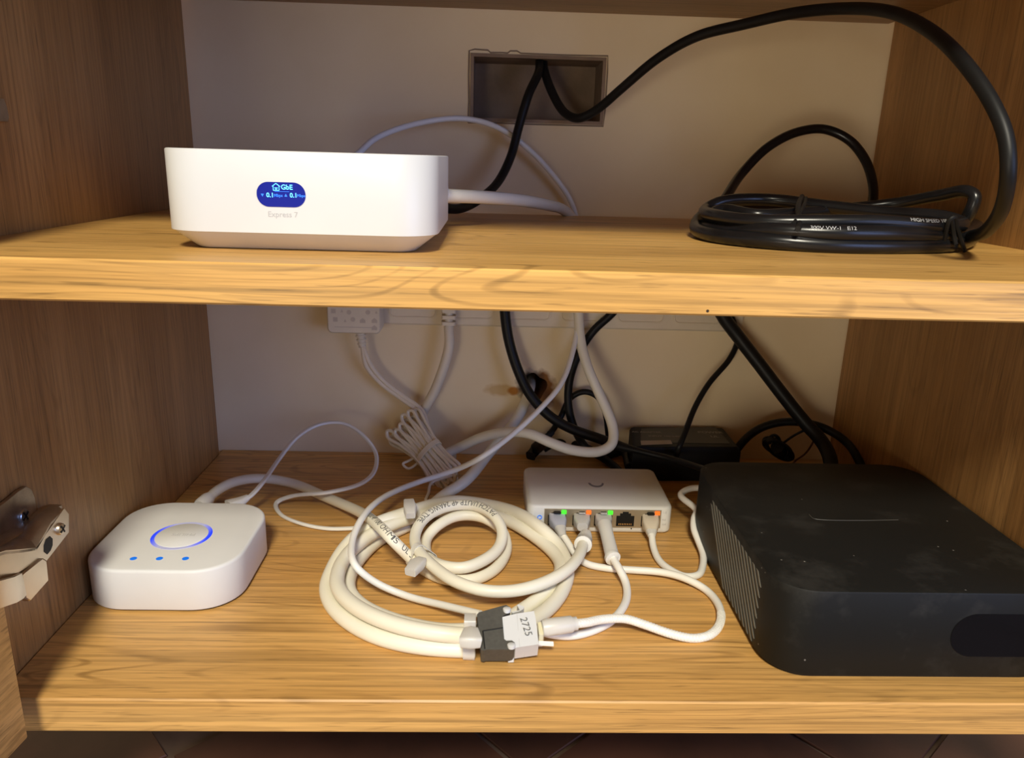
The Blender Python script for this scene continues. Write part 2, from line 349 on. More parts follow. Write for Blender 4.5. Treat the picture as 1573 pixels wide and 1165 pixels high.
# ================================================================ CABINET
cab = thing('oak_cabinet', 'oak veneered cabinet with two open compartments holding network gear', 'cabinet', (W_/2, 0, -T0))
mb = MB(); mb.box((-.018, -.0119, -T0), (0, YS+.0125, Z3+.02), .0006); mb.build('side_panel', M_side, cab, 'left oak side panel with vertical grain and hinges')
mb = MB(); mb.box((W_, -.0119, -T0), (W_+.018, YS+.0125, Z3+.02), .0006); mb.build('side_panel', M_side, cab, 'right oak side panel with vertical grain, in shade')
mb = MB(); mb.box((0, 0, -T0), (W_, YB-.0006, 0), .0008); mb.build('bottom_panel', M_shelf, cab, base=(0, 0, 0))
mb = MB(); mb.box((0, YM, Z1), (W_, YS, Z2), .0008)
MID = mb.build('middle_shelf', M_mid, cab, base=(0, 0, 0))
nk = Y(1087, 478, YM); mb = MB(); mb.lathe(nk, (0, -1, 0), [(.0007, -.0002), (.0006, .00008)], 10); mb.build('knot', plain('dark_knot', (.03, .015, .005), .8), MID)
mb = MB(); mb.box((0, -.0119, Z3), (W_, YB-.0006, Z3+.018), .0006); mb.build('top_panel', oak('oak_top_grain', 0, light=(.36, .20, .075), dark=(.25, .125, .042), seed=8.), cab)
# door, swung open, seen on its inner face at the lower left
dr = Y(42, 1133, -.0135)
mb = MB(); a = V((dr.x, -.0135, 0)); dd = V((-.10, -1, 0)).normalized(); nn = V((-dd.y, dd.x, 0)); nn = nn if nn.x < 0 else -nn
poly = [a, a+dd*.40, a+dd*.40+nn*.019, a+nn*.019]
mb.prism([V((p.x, p.y, dr.z)) for p in poly], (0, 0, Z3+.02-dr.z), .0005)
DOOR = mb.build('door', M_door, cab, 'open oak door standing edge-on at the left')
# lower hinge (traced planes at their real distance from the side panel)
hg = MB()
def px(x, pts): return [X(u, v, x) for u, v in pts]
hp = px(.0005, [(-40, 800), (0, 772), (22, 754), (34, 747), (42, 752), (47, 765), (50, 786), (49, 812), (-2, 838), (-40, 850)])
hg.prism(hp, (.0022, 0, 0), .0003)
HG = hg.build('hinge', M_metal, cab, 'nickel plated cup hinge on the left side panel')
mb = MB()
mb.prism(px(.0022, [(44, 793), (62, 778), (72, 775), (74, 782), (80, 790), (10, 850), (-30, 870), (-30, 842)]), (.008, 0, 0), .001)
mb.build('hinge_base', M_metal, HG)
mb = MB()   # arm: U-shaped channel, outer face towards the compartment
F1 = px(.020, [(99, 781), (106, 790), (106, 818), (72, 862), (66, 858), (0, 897), (-40, 905), (-40, 862), (8, 846), (56, 842)])
mb.prism(F1, (-.0012, 0, 0), .0002)
mb.build('hinge_arm', M_metal2, HG)
mb = MB()   # rounded top of the arm, sloping back towards the panel
ra = [X(97, 784, .0195), X(78, 803, .020), X(56, 842, .020), X(30, 846, .020), X(8, 848, .020), X(-40, 862, .020)]
rb = [X(73, 779, .008), X(52, 796, .008), X(30, 818, .008), X(12, 832, .008), X(-8, 846, .008), X(-50, 866, .008)]
rings = []
for A_, B_ in zip(ra, rb):
    mid = (A_+B_)/2+V((0, 0, .0016)); q1 = A_.lerp(mid, .5)+V((0, 0, .0006)); q2 = B_.lerp(mid, .5)+V((0, 0, .0006))
    top = [A_, q1, mid, q2, B_]; rings.append(top+[p-V((0, 0, .0012)) for p in reversed(top)])
mb.loft(rings); mb.build('arm_top', M_metal, HG)
mb = MB(); mb.prism(px(.0215, [(66, 858), (72, 862), (75, 892), (47, 924), (40, 920), (34, 884), (38, 880)]), (-.0035, 0, 0), .0005); mb.build('hinge_clip', M_metal2, HG)
mb = MB(); c0 = [X(33, 880, .021), X(38, 918, .021)]
top = [X(-60, 905, .0265), X(0, 893, .0265), X(22, 887, .0255), X(30, 883, .0235), X(34, 881, .0215)]
bot = [X(-60, 950, .0265), X(0, 935, .0265), X(26, 926, .0255), X(36, 920, .0235), X(41, 914, .0215)]
mb.loft([[t, b_, b_+V((-.0015, .0006, 0)), t+V((-.0015, .0006, 0))] for t, b_ in zip(top, bot)])
mb.build('hinge_cup_arm', M_metal2, HG)
def screw(c, axis, r, mat):
    mb = MB(); mb.lathe(c, axis, [(r, -.002), (r, .0002), (r*.85, .0009), (r*.4, .0012)], 20); s_ = mb.build('screw', mat, HG)
    return s_
sA = X(36, 793, .0028); screw(sA, (1, 0, 0), .0036, M_screw)
sB = X(93, 813, .0205); screw(sB, (1, -.1, 0), .0030, M_metal2)
mb = MB()
for c, r in ((sA, .0026), (sB, .0022)):
    for a_ in (.5, 2.07):
        d1 = V((0, math.cos(a_), math.sin(a_))); d2 = V((0, -math.sin(a_), math.cos(a_))); c2 = c+V((.0011, 0, 0))
        mb.prism([c2-d1*r-d2*.0004, c2+d1*r-d2*.0004, c2+d1*r+d2*.0004, c2-d1*r+d2*.0004], (.0003, 0, 0))
mb.build('screw_slot', M_blackpl, HG)
mb = MB(); ho = px(.0202, [(77, 824), (81, 828), (81, 838), (78, 846), (73, 852), (68, 848), (68, 838), (71, 829)]); mb.prism(ho, (-.0004, 0, 0)); mb.build('slotted_hole', M_blackpl, HG)
mb = MB(); hh = X(1, 166, .0002); mb.prism([hh+V((0, a_, b_)) for a_, b_ in ((-.03, -.006), (.0006, -.006), (.002, -.004), (.0014, .001), (0, .004), (-.03, .004))], (.0022, 0, 0), .0003)
mb.build('hinge', M_metal, cab, 'upper hinge plate just showing at the left edge')
# ================================================================ POWER STRIP AND PLUGS on the back wall
ps = thing('power_strip', 'long ivory power strip fixed to the wall under the middle shelf', 'power strip', (.25, YB-.014, .1105))
mb = MB(); mb.box((.13, YB-.0062, .1150), (.44, YB-.0007, .165), .0015); mb.build('strip_body', M_strip, ps)
for cx in (.166, .213, .260, .307, .354, .401):
    mb = MB(); mb.loft([[(x, YB-.0062+dy_, z) for x, z in rrect(cx, .1420, .039-2*i_, .042-2*i_, .005-i_, 4)] for i_, dy_ in ((0, 0.0003), (0, -.0008), (.0012, -.0011), (.0016, -.0004))])
    so = mb.build('socket', M_strip, ps)
    mb = MB()
    for dx, dz in ((-.008, .002), (.008, .002), (0, -.008)):
        mb.lathe((cx+dx, YB-.0062-.0004, .143+dz), (0, -1, 0), [(.0022, -.0003), (.0022, .0004)], 12)
    mb.build('socket_hole', M_blackpl, so)
# printed adapter plug (pixels 503-585 x 470-514)
ad = thing('plug_adapter', 'ivory power adapter with printed ratings, leftmost plug under the middle shelf', 'adapter', (.120, .300, .1065))
a0 = Y(503, 512, .290); a1 = Y(585, 515, .290); acx = (a0.x+a1.x)/2; aw = a1.x-a0.x; az0 = a0.z
mb = MB(); mb.loft([[(x, y, z) for x, z in rrect(acx, az0+.0225, aw-2*i_, .045-2*i_, .004-i_, 5)] for i_, y in ((.0010, .2900), (0, .2912), (0, .3090), (.002, .3098), (.002, .3106))])
mb.build('adapter_body', M_dirtycream, ad)
mb = MB(); yy = .28985
def yt(cx, cz, y): return lambda x, t, e_: V((cx+x, y-e_, cz+t))
mb2 = MB()
for i, (u, v, k) in enumerate(((512, 478, 's'), (525, 478, 't'), (536, 480, 'c'), (565, 480, 'c'), (578, 480, 't'), (515, 491, 's'), (530, 493, 't'), (542, 491, 'c'), (557, 493, 'h'), (575, 493, 'h'), (575, 504, 'h'))):
    c = Y(u, v, yy)
    if k == 's': mb2.prism([c+V((a_, 0, b_)) for a_, b_ in ((-.0018, -.0018), (.0018, -.0018), (.0018, .0018), (-.0018, .0018))], (0, .0003, 0))
    elif k == 'c': mb2.lathe(c, (0, -1, 0), [(.0019, -.0002), (.0019, .0001)], 14)
    elif k == 'h': mb2.prism([c+V((a_, 0, b_)) for a_, b_ in ((-.0022, -.0018), (.0022, -.0018), (.0022, .0004), (0, .0022), (-.0022, .0004))], (0, .0003, 0))
    else: mb2.prism([c+V((a_, 0, b_)) for a_, b_ in ((-.0010, -.001), (.001, -.001), (0, .0014))], (0, .0003, 0))
c = Y(545, 503, yy); mb2.prism([c+V((a_, 0, b_)) for a_, b_ in ((-.016, -.0003), (.014, -.0003), (.014, .0002), (-.016, .0002))], (0, .0003, 0))
mb2.build('printed_symbols', plain('faded_print', (.58, .51, .42), .7), ad)
def ribbed(mb, a, b, r0_, r1_, n=5):
    a, b = V(a), V(b); ax = b-a; prof = []
    for i in range(n*4+1):
        t = i/(n*4); r = r0_+(r1_-r0_)*t; prof.append((r*(1 if (i % 4) < 2 else .78), ax.length*t))
    mb.lathe(a, ax, prof, 16)
mb = MB(); s0 = V((acx+.0035, .297, az0+.0005)); s1 = Y(557, 533, .297); ribbed(mb, s0, s1, .0046, .0034, 4); mb.build('strain_relief', M_dirtycream, ad)

# ================================================================ CABLES
def cable(name, label, pts, r, mat, n=8, seg=12, group=None, parent=None, sm=2, flat=1, cat='cable'):
    P = smooth(spline(pts, n), sm); mb = MB(); mb.tube(P, r, seg)
    o = mb.build(name, mat, parent, label if not parent else label, cat if not parent else None, group)
    return o, P
def band(mb, c, d, rx, rz, wd, th=.0007, up=V((0, 0, 1))):
    """strap loop round a bundle: c centre, d bundle direction"""
    d = V(d).normalized(); s_ = d.cross(up).normalized(); u_ = s_.cross(d); n = 20; rings = []
    for e, o_ in ((-wd/2, 0), (-wd/2, th), (wd/2, th), (wd/2, 0)):
        rings.append([V(c)+d*e+s_*(rx+o_)*math.cos(2*PI*k/n)+u_*(rz+o_)*math.sin(2*PI*k/n) for k in range(n)])
    rings.append(rings[0]); mb.loft(rings, caps=False)
def band_around(mb, pts, rr, d, wd, th=.0007, up=V((0, 0, 1))):
    d = V(d).normalized(); s_ = d.cross(up).normalized(); u_ = s_.cross(d); c = sum(pts, V())/len(pts)
    a = [(p-c).dot(s_) for p in pts]; b = [(p-c).dot(u_) for p in pts]; n = 40; out = []
    for k in range(n):     # support outline of the bundle
        t = 2*PI*k/n; w_ = V((math.cos(t), math.sin(t), 0)); h = max(range(len(pts)), key=lambda i: a[i]*w_.x+b[i]*w_.y)
        out.append(c+s_*(a[h]+w_.x*rr)+u_*(b[h]+w_.y*rr))
    nn = [(q-c).normalized() for q in out]; rings = []
    for e, o_ in ((-wd/2, 0), (-wd/2, th), (wd/2, th), (wd/2, 0)): rings.append([q+d*e+m_*o_ for q, m_ in zip(out, nn)])
    rings.append(rings[0]); mb.loft(rings, caps=False)
def cut_at(P, c, d, lim):
    d = V(d).normalized(); out = []
    for i in range(len(P)-1):
        a, b = (P[i]-c).dot(d), (P[i+1]-c).dot(d)
        if a*b <= 0 and a != b:
            q = P[i].lerp(P[i+1], a/(a-b))
            if (q-c).length < lim: out.append(q)
    return out
def printed(parent, P, r, body, s0, size, side, mat, flip=False):
    """lettering wrapped round the sheath, centred on the direction `side`"""
    L_ = [0]
    for i in range(1, len(P)): L_.append(L_[-1]+(P[i]-P[i-1]).length)
    def at(s_):
        s_ = max(0, min(L_[-1]-1e-6, s_)); i = max(j for j in range(len(L_)) if L_[j] <= s_); i = min(i, len(P)-2)
        f = (s_-L_[i])/(L_[i+1]-L_[i]); p = P[i].lerp(P[i+1], f); t = (P[i+1]-P[i]).normalized(); return p, t
    sgn = -1 if flip else 1
    def fn(x, y, z):
        p, t = at(s0+sgn*x); n0 = (side-t*side.dot(t)).normalized(); b0 = n0.cross(t)*(-sgn)*-1
        b0 = n0.cross(t)*sgn; a = y/r
        return p+(n0*math.cos(a)+b0*math.sin(a))*(r+.00012)
    mb = MB(); add_text(mb, body, size, fn, align='LEFT', bold=0, cut=.0006); return mb.build('printed_lettering', mat, parent, sharp=180)
toc = lambda p: (CAM-p).normalized()

# transparent two-core cord from the adapter, ending in the tied bundle
pts = [s1+V((0, 0, .002)), Y(566, 562, .300), Y(590, 590, .302), Y(620, 612, .302), Y(645, 632, .296), Y(652, 652, .290), Y(656, 680, .284), Y(660, 700, .279)]
P = smooth(spline(pts, 8), 2); off = [V((.0019, 0, .0004))*min(1, i/8) for i in range(len(P))]
mb = MB(); mb.tube([p-d for p, d in zip(P, off)], .0020, 12); o = mb.build('two_core_cord', M_strip, None, 'pale flat two-core cord hanging from the printed adapter to the tied bundle', 'cable')
mb = MB(); mb.tube([p+d for p, d in zip(P, off)], .0020, 12); mb.build('second_core', M_strip, o)
# tied bundle of thin cord leaning against the wall
bx = thing('tied_cord_bundle', 'bundle of thin ivory cord folded and tied, slumped against the wall', 'cord bundle', Z(680, 740, 0))
A_ = Y(626, 652, .290); B_ = Z(690, 738, .006); Cn = A_.lerp(B_, .52)
ax_ = (B_-A_).normalized(); sd = ax_.cross(V((0, -1, 0))).normalized(); bk = sd.cross(ax_)
for i in range(11):
    t = i/10-.5; mb = MB()
    w0 = t*.032+.001; w1 = t*.027; dp = (.003 if i % 2 else -.002)
    st = A_+sd*w0+bk*dp-ax_*(.004*abs(t)*2+random.uniform(-.003, .004)); en = B_+sd*w1+bk*dp*.3+ax_*random.uniform(-.003, .003)
    mid = Cn+sd*t*.021+bk*dp*.8
    loop = [mid, st.lerp(mid, .35)+sd*.0002, st, st+sd*.0032-ax_*.0028, st+sd*.006+ax_*.0015, st.lerp(mid, .4)+sd*.0034, mid+sd*.0014+bk*.0012, en.lerp(mid, .35)+sd*.002, en+sd*.0032-ax_*.001, en+sd*.002+ax_*.0022, en-sd*.0006, en.lerp(mid, .4)]
    mb.tube(spline(loop, 6, True), .00140, 8, closed=True)
    mb.build('cord_loop', M_dirtycream, bx)
mb = MB(); band(mb, Cn, ax_, .0128, .0060, .0042, up=V((0, -1, 0))); mb.build('tie_wrap', M_dirtycream, bx)
mb = MB(); mb.tube(spline([Cn-sd*.009, Y(628, 720, .268), Y(619, 713, .270), Y(628, 708, .272), Cn-sd*.006+bk*.002], 7), .0011, 8); mb.build('loose_loop', M_dirtycream, bx)
mb = MB(); mb.tube(spline([Y(646, 640, .300), Y(653, 665, .292), Y(655, 692, .284), Cn+bk*.002, Y(680, 712, .268), Y(700, 730, .258), Y(704, 745, .256)], 7), .0011, 8); mb.build('loose_strand', M_dirtycream, bx)
mb = MB(); mb.tube(spline([B_-sd*.006, Z(663, 742, .006), Z(658, 758, .0020), Z(654, 768, .0014)], 7), .0012, 8); mb.build('loose_strand', M_dirtycream, bx)
# power plug with ribbed strain relief and its thick cord
pl = thing('power_plug', 'ivory power plug with ribbed grip in the strip, beside the printed adapter', 'plug', Y(689, 510, .299))
k0 = Y(690, 455, .299); k1 = Y(689, 503, .299)
mb = MB(); box_along(mb, [k0+V((0, 0, .012)), k0], [(.034, .0200, .003), (.030, .0170, .003)], up=V((0, -1, 0))); mb.build('plug_head', M_dirtycream, pl)
mb = MB()
for i in range(5):
    a = k0.lerp(k1, i/5); b = k0.lerp(k1, (i+.55)/5); box_along(mb, [a, b], [(.0115, .0095, .002)]*2, up=V((0, -1, 0)))
    mb.lathe(b, k1-k0, [(.0034, -.0005), (.0034, .005)], 12)
mb.build('strain_relief', M_dirtycream, pl)
pc, P = cable('white_cable', 'thick ivory cord curving down from the ribbed power plug', [k1+V((0, 0, .001)), Y(690, 530, .297), Y(683, 560, .297), Y(668, 600, .300), Y(652, 630, .304), Y(646, 655, .308), Y(655, 690, .306), Z(680, 700, .006), Z(700, 702, .0045)], .0041, M_dirtycream)

# --- upper white leads behind the router
cable('thin_white_cable', 'thin white cable arching over behind the white router', [Y(500, 262, .20), Y(545, 240, .22), Y(578, 212, .25), Y(640, 190, .28), Y(710, 182, .296), Y(765, 196, .300), Y(815, 232, .3025), Y(850, 270, .305), Y(873, 302, .3072), Y(884, 330, .3084), Y(888, 360, .3085), Y(891, 400, .3085), Y(893, 440, .3080), Y(890, 480, .300), Y(880, 540, .280), Y(862, 590, .258), Y(830, 628, .242), Y(788, 667, .228), Y(742, 701, .215), Z(700, 722, .022), Z(640, 742, .014), Z(590, 764, .0200), Z(557, 795, .0262), Z(541, 833, .0235), Z(545, 868, .0205), Z(575, 894, .011), Z(625, 916, .0045), Z(680, 930, .0075), Z(738, 944, .0130)], .0021, M_cream2)
wl, P = cable('network_cable', 'thick white network cable from behind the router down to the tied cord', [Y(668, 300, .150), Y(690, 301, .153), Y(740, 303, .175), Y(800, 308, .21), Y(840, 315, .25), Y(866, 323, .286), Y(880, 338, .3008), Y(886, 370, .3008), Y(888, 430, .3005), Y(889, 490, .2945), Y(893, 530, .287), Y(905, 570, .277), Y(925, 615, .268), Y(941, 655, .258), Y(940, 682, .249), Y(920, 694, .245), Y(880, 692, .244), Y(845, 680, .248), Y(815, 667, .255), Y(780, 664, .265), Y(740, 672, .277), Y(705, 688, .285), Y(672, 702, .285), Z(650, 704, .0045)], .0040, M_cream)
mb = MB(); q = Y(684, 300, .1515); t = V((1, .12, -.02)).normalized()
mb.lathe(q-t*.006, t, [(.0052, -.008), (.0054, 0), (.0054, .004), (.0056, .0045), (.0056, .0065), (.005, .0075)], 20); mb.build('boot', M_white2, wl)
mb = MB(); box_along(mb, [q-t*.035, q-t*.013], [(.011, .009, .001), (.0118, .010, .001)]); mb.build('plug', M_clear, wl)

# --- upper black power lead: niche to router
cable('black_power_lead', 'black lead dropping from the wall niche to behind the white router', [V((.267, .335, .335)), Y(829, 90, .326), Y(828, 110, .314), Y(812, 145, .300), Y(797, 195, .295), Y(785, 240, .288), Y(765, 280, .275), Y(735, 307, .25), Y(705, 321, .225), Y(672, 320, .20), V((.195, .185, .2122)), V((.18, .16, .2122))], .0033, M_black)
# --- big black lead: niche over the top to the coil
cable('thick_black_lead', 'black lead looping from the wall niche high round the right side', [V((.2790, .350, .338)), Y(836, 88, .336), Y(838, 115, .319), Y(852, 150, .308), Y(868, 174, .300), Y(888, 182, .292), Y(915, 170, .285), Y(955, 136, .27), Y(1010, 90, .25), Y(1070, 56, .23), Y(1140, 38, .21), Y(1220, 20, .185), Y(1300, 13, .155), Y(1370, 19, .12), Y(1430, 48, .085), Y(1480, 95, .055), Y(1522, 155, .035), Y(1545, 210, .025), Y(1549, 265, .022), Y(1540, 318, .032), Y(1520, 350, .055), Y(1498, 362, .088), Y(1470, 364, .114), Y(1430, 359, .126), Y(1390, 354, .132)], .0033, M_black)
# --- coil of black cable on the middle shelf
def coil(cx, cy, rx, ry, z0, tilt, ph, r, turns=1, wob=0.0015, sq=2.4):
    out = []
    n = int(26*turns)
    for i in range(n):
        a = ph+2*PI*i/26; c, s_ = math.cos(a), math.sin(a)
        c = math.copysign(abs(c)**(2/sq), c); s_ = math.copysign(abs(s_)**(2/sq), s_)
        out.append(V((cx+rx*c, cy+ry*s_, z0+tilt*s_+wob*math.sin(2*a+ph))))
    return out
bc = thing('black_cable_coil', 'flat coil of glossy black cable lying on the middle shelf at right', 'cable coil', (.42, .12, Z2))
R_ = .0042
def bcl(pts, closed=True, r=R_, n=5, txt=None):
    P_ = spline(pts, n, closed); mb = MB(); mb.tube(P_, r, 14, closed=closed); o = mb.build('cable_loop', M_blackgl, bc)
    if txt:
        rv = P_[::-1]; g = min(range(len(rv)), key=lambda i: (rv[i]-txt[1]).length); rv = rv[g:g+30]
        mb = MB(); L0 = rv; save = []
        printed(o, rv, r, txt[0], .001, .0030, (CAM-txt[1]).normalized()*.6+V((0, 0, .4)), M_whiteink)
    return o
def YP(l): return [Y(u, v, y) for u, v, y in l]
bcl(YP([(1070, 350, .145), (1085, 330, .165), (1180, 333, .20), (1330, 340, .21), (1440, 350, .19), (1490, 358, .145), (1470, 374, .095), (1380, 378, .080), (1280, 377, .0765), (1180, 370, .085), (1100, 362, .110)]), txt=None)
bcl(YP([(1082, 345, .150), (1100, 326, .170), (1200, 322, .20), (1340, 328, .215), (1450, 335, .185), (1500, 350, .140), (1465, 361, .094), (1370, 359, .078), (1280, 358, .076), (1180, 354, .088), (1115, 352, .115)]), txt=('300V VW-1   E12', Y(1248, 356, .080)))
bcl(YP([(1085, 322, .155), (1110, 310, .16), (1180, 307, .165), (1260, 316, .15), (1350, 326, .13), (1450, 334, .105), (1478, 344, .095), (1440, 347, .085), (1350, 341, .082), (1250, 341, .085), (1160, 340, .095), (1100, 332, .120)]), r=.0037, txt=('HIGH SPEED 105 C', Y(1395, 345, .083)))
bcl(YP([(1112, 308, .19), (1140, 266, .22), (1180, 226, .235), (1225, 203, .245), (1268, 199, .25), (1305, 216, .245), (1330, 248, .235), (1341, 285, .225), (1341, 316, .215)]), False, .0032, 7)
bcl(YP([(1060+20, 336, .14), (1110, 322, .15), (1160, 330, .13), (1230, 327, .14), (1290, 322, .15), (1380, 312, .145), (1445, 300, .125), (1484, 294, .11), (1497, 302, .105), (1492, 322, .105), (1478, 345, .11)]), False, .0034, 7)
def tie(c, nrm, rx, rz, name='twist_tie'):
    mb = MB(); band(mb, c, nrm, rx, rz, .0022, .0008); return mb.build(name, M_blackpl, bc)
c = Y(1230, 331, .116); mb = MB(); mb.tube(spline([Y(1232, 302, .150), Y(1226, 318, .110), Y(1228, 345, .081), Y(1226, 352, .0715)], 6), .0015, 8)
mb.tube(spline([Y(1238, 304, .150), Y(1234, 318, .110), Y(1220, 342, .081)], 6), .0010, 8); mb.build('twist_tie', M_blackpl, bc)
mb = MB(); mb.tube(spline([Y(1447, 386, .088), Y(1452, 360, .083), Y(1459, 338, .080), Y(1466, 334, .080), Y(1470, 350, .083), Y(1482, 386, .088)], 6), .0012, 8)
mb.tube(spline([Y(1462, 336, .080), Y(1465, 360, .083), Y(1468, 375, .083)], 5), .0012, 8); mb.build('twist_tie', M_blackpl, bc)
def btxt(u, v, y, body, size):
    c = Y(u, v, y); mb = MB(); add_text(mb, body, size, lambda x, t, e_: V((c.x+x*.99, c.y+x*.05, c.z+t))); mb.build('printed_lettering', M_whiteink, bc)

# ================================================================ WHITE ROUTER
rc = V((.1462, .0796, Z2)); RW, RD = .1165, .116
rt = thing('router', 'white rounded-square router with small blue display on the middle shelf', 'router', rc)
mb = MB(); slab(mb, rc.x, rc.y, RW, RD, .020, [(.0105, Z2+.0003), (.0098, Z2+.0007), (.0008, .2160)], 10, 2.3); mb.build('base', M_white, rt)
mb = MB(); slab(mb, rc.x, rc.y, RW, RD, .020, [(.0004, .2160), (0, .2163), (0, .2492), (.0003, .2496), (.0008, .2498)], 12, 2.3); mb.build('shell', M_white, rt)
pc_ = Y(432, 299, .0216); mb = MB(); pw = Y(470, 299, .0216).x-Y(395, 299, .0216).x; ph_ = Y(432, 280, .0216).z-Y(432, 318, .0216).z
roll_r = -.012
def face(cx, cz, y, rot=0.0):
    c_, s_ = math.cos(rot), math.sin(rot); return lambda x, t, e_: V((cx+x*c_-t*s_, y-e_, cz+x*s_+t*c_))
poly = rrect(0, 0, pw, ph_, ph_*.49, 10)
fx = face(pc_.x, pc_.z, .02159)
mb.loft([[fx(x, t, 0) for x, t in poly], [fx(x, t, .0003) for x, t in poly]]); scn = mb.build('display', M_screen, rt)
def onscreen(u, v, body, size, mat, nm='display_lettering', bold=.00005):
    c = Y(u, v, .02126); mb = MB(); add_text(mb, body, size, face(c.x, c.z, .02118), bold=bold); mb.build(nm, mat, scn)
onscreen(440.5, 288, 'GbE', .0028, M_scrtxt)
onscreen(415, 300, '0.1', .0026, M_scrtxt); onscreen(451, 300.5, '0.1', .0026, M_scrtxt)
onscreen(427.5, 300.5, 'Mbps', .0017, M_scrdim, bold=.00003); onscreen(462.5, 301, 'Mbps', .0016, M_scrdim, bold=.00003)
mb = MB(); c = Y(424, 288, .02118)
for a, b in (((-.0016, .0004), (0, .0016)), ((0, .0016), (.0016, .0004)), ((-.0012, .0006), (-.0012, -.0012)), ((.0012, .0006), (.0012, -.0012)), ((-.0012, -.0012), (.0012, -.0012)), ((-.0006, -.0002), (.0006, -.0002)), ((-.0004, -.0007), (.0004, -.0007))):
    p_, q_ = c+V((a[0], 0, a[1])), c+V((b[0], 0, b[1])); mb.tube([p_, q_], .00017, 6)
mb.build('house_icon', M_scrtxt, scn)
mb = MB()
c = Y(433, 294.5, .02118); mb.tube([c-V((.003, 0, 0)), c+V((.003, 0, 0))], .0001, 6)
for u, dz in ((403, -1), (439, 1)):
    c = Y(u, 300, .02118); s_ = .0006; mb.prism([c+V((-s_, 0, -s_*dz)), c+V((s_, 0, -s_*dz)), c+V((0, 0, s_*dz))], (0, .0001, 0))
mb.build('arrow_icon', M_scrdim, scn)
c = Y(434.5, 330, .0216); mb = MB(); add_text(mb, 'Express 7', .0032, face(c.x, c.z, .02152), bold=.00002); mb.build('lettering', plain('pale_grey_print', (.48, .49, .50), .5), rt)

# ================================================================ LIGHTING BRIDGE (white hub at lower left)
hb = thing('smart_hub', 'white rounded-square hub with blue light ring on the lower shelf at left', 'hub', (.0455, .115, 0))
hx, hy, hw = .0450, .1148, .0872
mb = MB(); slab(mb, hx, hy, hw-.004, hw-.004, .023, [(.001, .0002), (0, .0012), (0, .0022)], 10, 2.2); mb.build('base', M_blackpl, hb)
mb = MB(); slab(mb, hx, hy, hw, hw, .026, [(.0004, .0015), (0, .0022), (0, .0242), (.0002, .0252), (.0008, .0259), (.0018, .0262)], 12, 2.15); mb.build('shell', M_white2, hb)
rcx, rcy = .0462, .1120
mb = MB(); mb.lathe((rcx, rcy, .0262), (0, 0, 1), [(.0168, -.0003), (.0168, .0001), (.0160, .00012), (.0160, -.0003)], 64)
mb = MB(); n = 72; rings = []
for rr_, zz in ((.0173, .0261), (.0173, .02634), (.0150, .02634), (.0150, .0261)): rings.append([(rcx+rr_*math.cos(2*PI*k/n), rcy+rr_*math.sin(2*PI*k/n), zz) for k in range(n)])
rings.append(rings[0]); mb.loft(rings, caps=False)
mr, nt, b = new_mat('light_ring_glow'); N = nt.nodes.new
b.inputs['Base Color'].default_value = (.40, .42, .62, 1); b.inputs['Roughness'].default_value = .4
tcn = N('ShaderNodeTexCoord'); sp_ = N('ShaderNodeSeparateXYZ'); nt.links.new(tcn.outputs['Object'], sp_.inputs[0])
ab = N('ShaderNodeMath'); ab.operation = 'ABSOLUTE'; nt.links.new(sp_.outputs[0], ab.inputs[0])
rp = N('ShaderNodeValToRGB'); rp.color_ramp.elements[0].position = .45; rp.color_ramp.elements[0].color = (.07, .07, .16, 1); rp.color_ramp.elements[1].position = .93; rp.color_ramp.elements[1].color = (.0, .04, .95, 1)
mm = N('ShaderNodeMath'); mm.operation = 'DIVIDE'; mm.inputs[1].default_value = .0168; nt.links.new(ab.outputs[0], mm.inputs[0]); nt.links.new(mm.outputs[0], rp.inputs[0])
nt.links.new(rp.outputs[0], b.inputs['Emission Color']); b.inputs['Emission Strength'].default_value = .85
r2_ = N('ShaderNodeValToRGB'); r2_.color_ramp.elements[0].position = .5; r2_.color_ramp.elements[0].color = (.50, .52, .70, 1); r2_.color_ramp.elements[1].position = .95; r2_.color_ramp.elements[1].color = (.03, .05, .3, 1); nt.links.new(mm.outputs[0], r2_.inputs['Fac']); nt.links.new(r2_.outputs[0], b.inputs['Base Color'])
mb.build('light_ring', mr, hb)
mb = MB(); mb.lathe((rcx, rcy, .0260), (0, 0, 1), [(.0150, 0), (.0150, .0004), (.0146, .0007)], 64); btn = mb.build('button', M_white2, hb)
mb = MB(); add_text(mb, 'PHILIPS', .0044, lambda x, y, z: V((rcx+.001-x, rcy+.0005-y, .02672+z)), bold=.00008); mb.build('embossed_lettering', plain('embossed_grey', (.60, .60, .58), .5), btn)
for u in (205, 245, 285):
    p = Z(u, 858.5, .0262); mb = MB(); mb.lathe((p.x, p.y, .0261), (0, 0, 1), [(.0019, 0), (.0019, .0002)], 20); mb.build('indicator_light', M_led_b, hb)

# hub network cable with its printed sheath and the small coil
zz = .0038
pts = [Z(318, 768, .012), Z(335, 753, .013), Z(362, 740, .012), Z(400, 735, .010), Z(450, 743, .008), Z(500, 764, .007), Z(545, 783, .011), Z(566, 795, .0190), Z(585, 811, .0250), Z(603, 830, .0225), Z(628, 855, .0115), Z(652, 876, zz), Z(684, 890, zz), Z(722, 892, zz), Z(755, 879, zz), Z(774, 857, zz), Z(778, 835, zz+.001), Z(768, 812, .0080), Z(740, 795, .0125), Z(704, 793, .0128), Z(675, 806, .0105), Z(656, 826, .0060), Z(655, 850, .0052), Z(674, 868, .0100), Z(710, 873, .0112), Z(745, 860, .0114), Z(767, 840, .0122), Z(771, 815, .0158), Z(757, 791, .0197), Z(728, 777, .0200), Z(694, 777, .0200), Z(662, 789, .0192), Z(643, 808, .0170), Z(637, 830, .0150)]
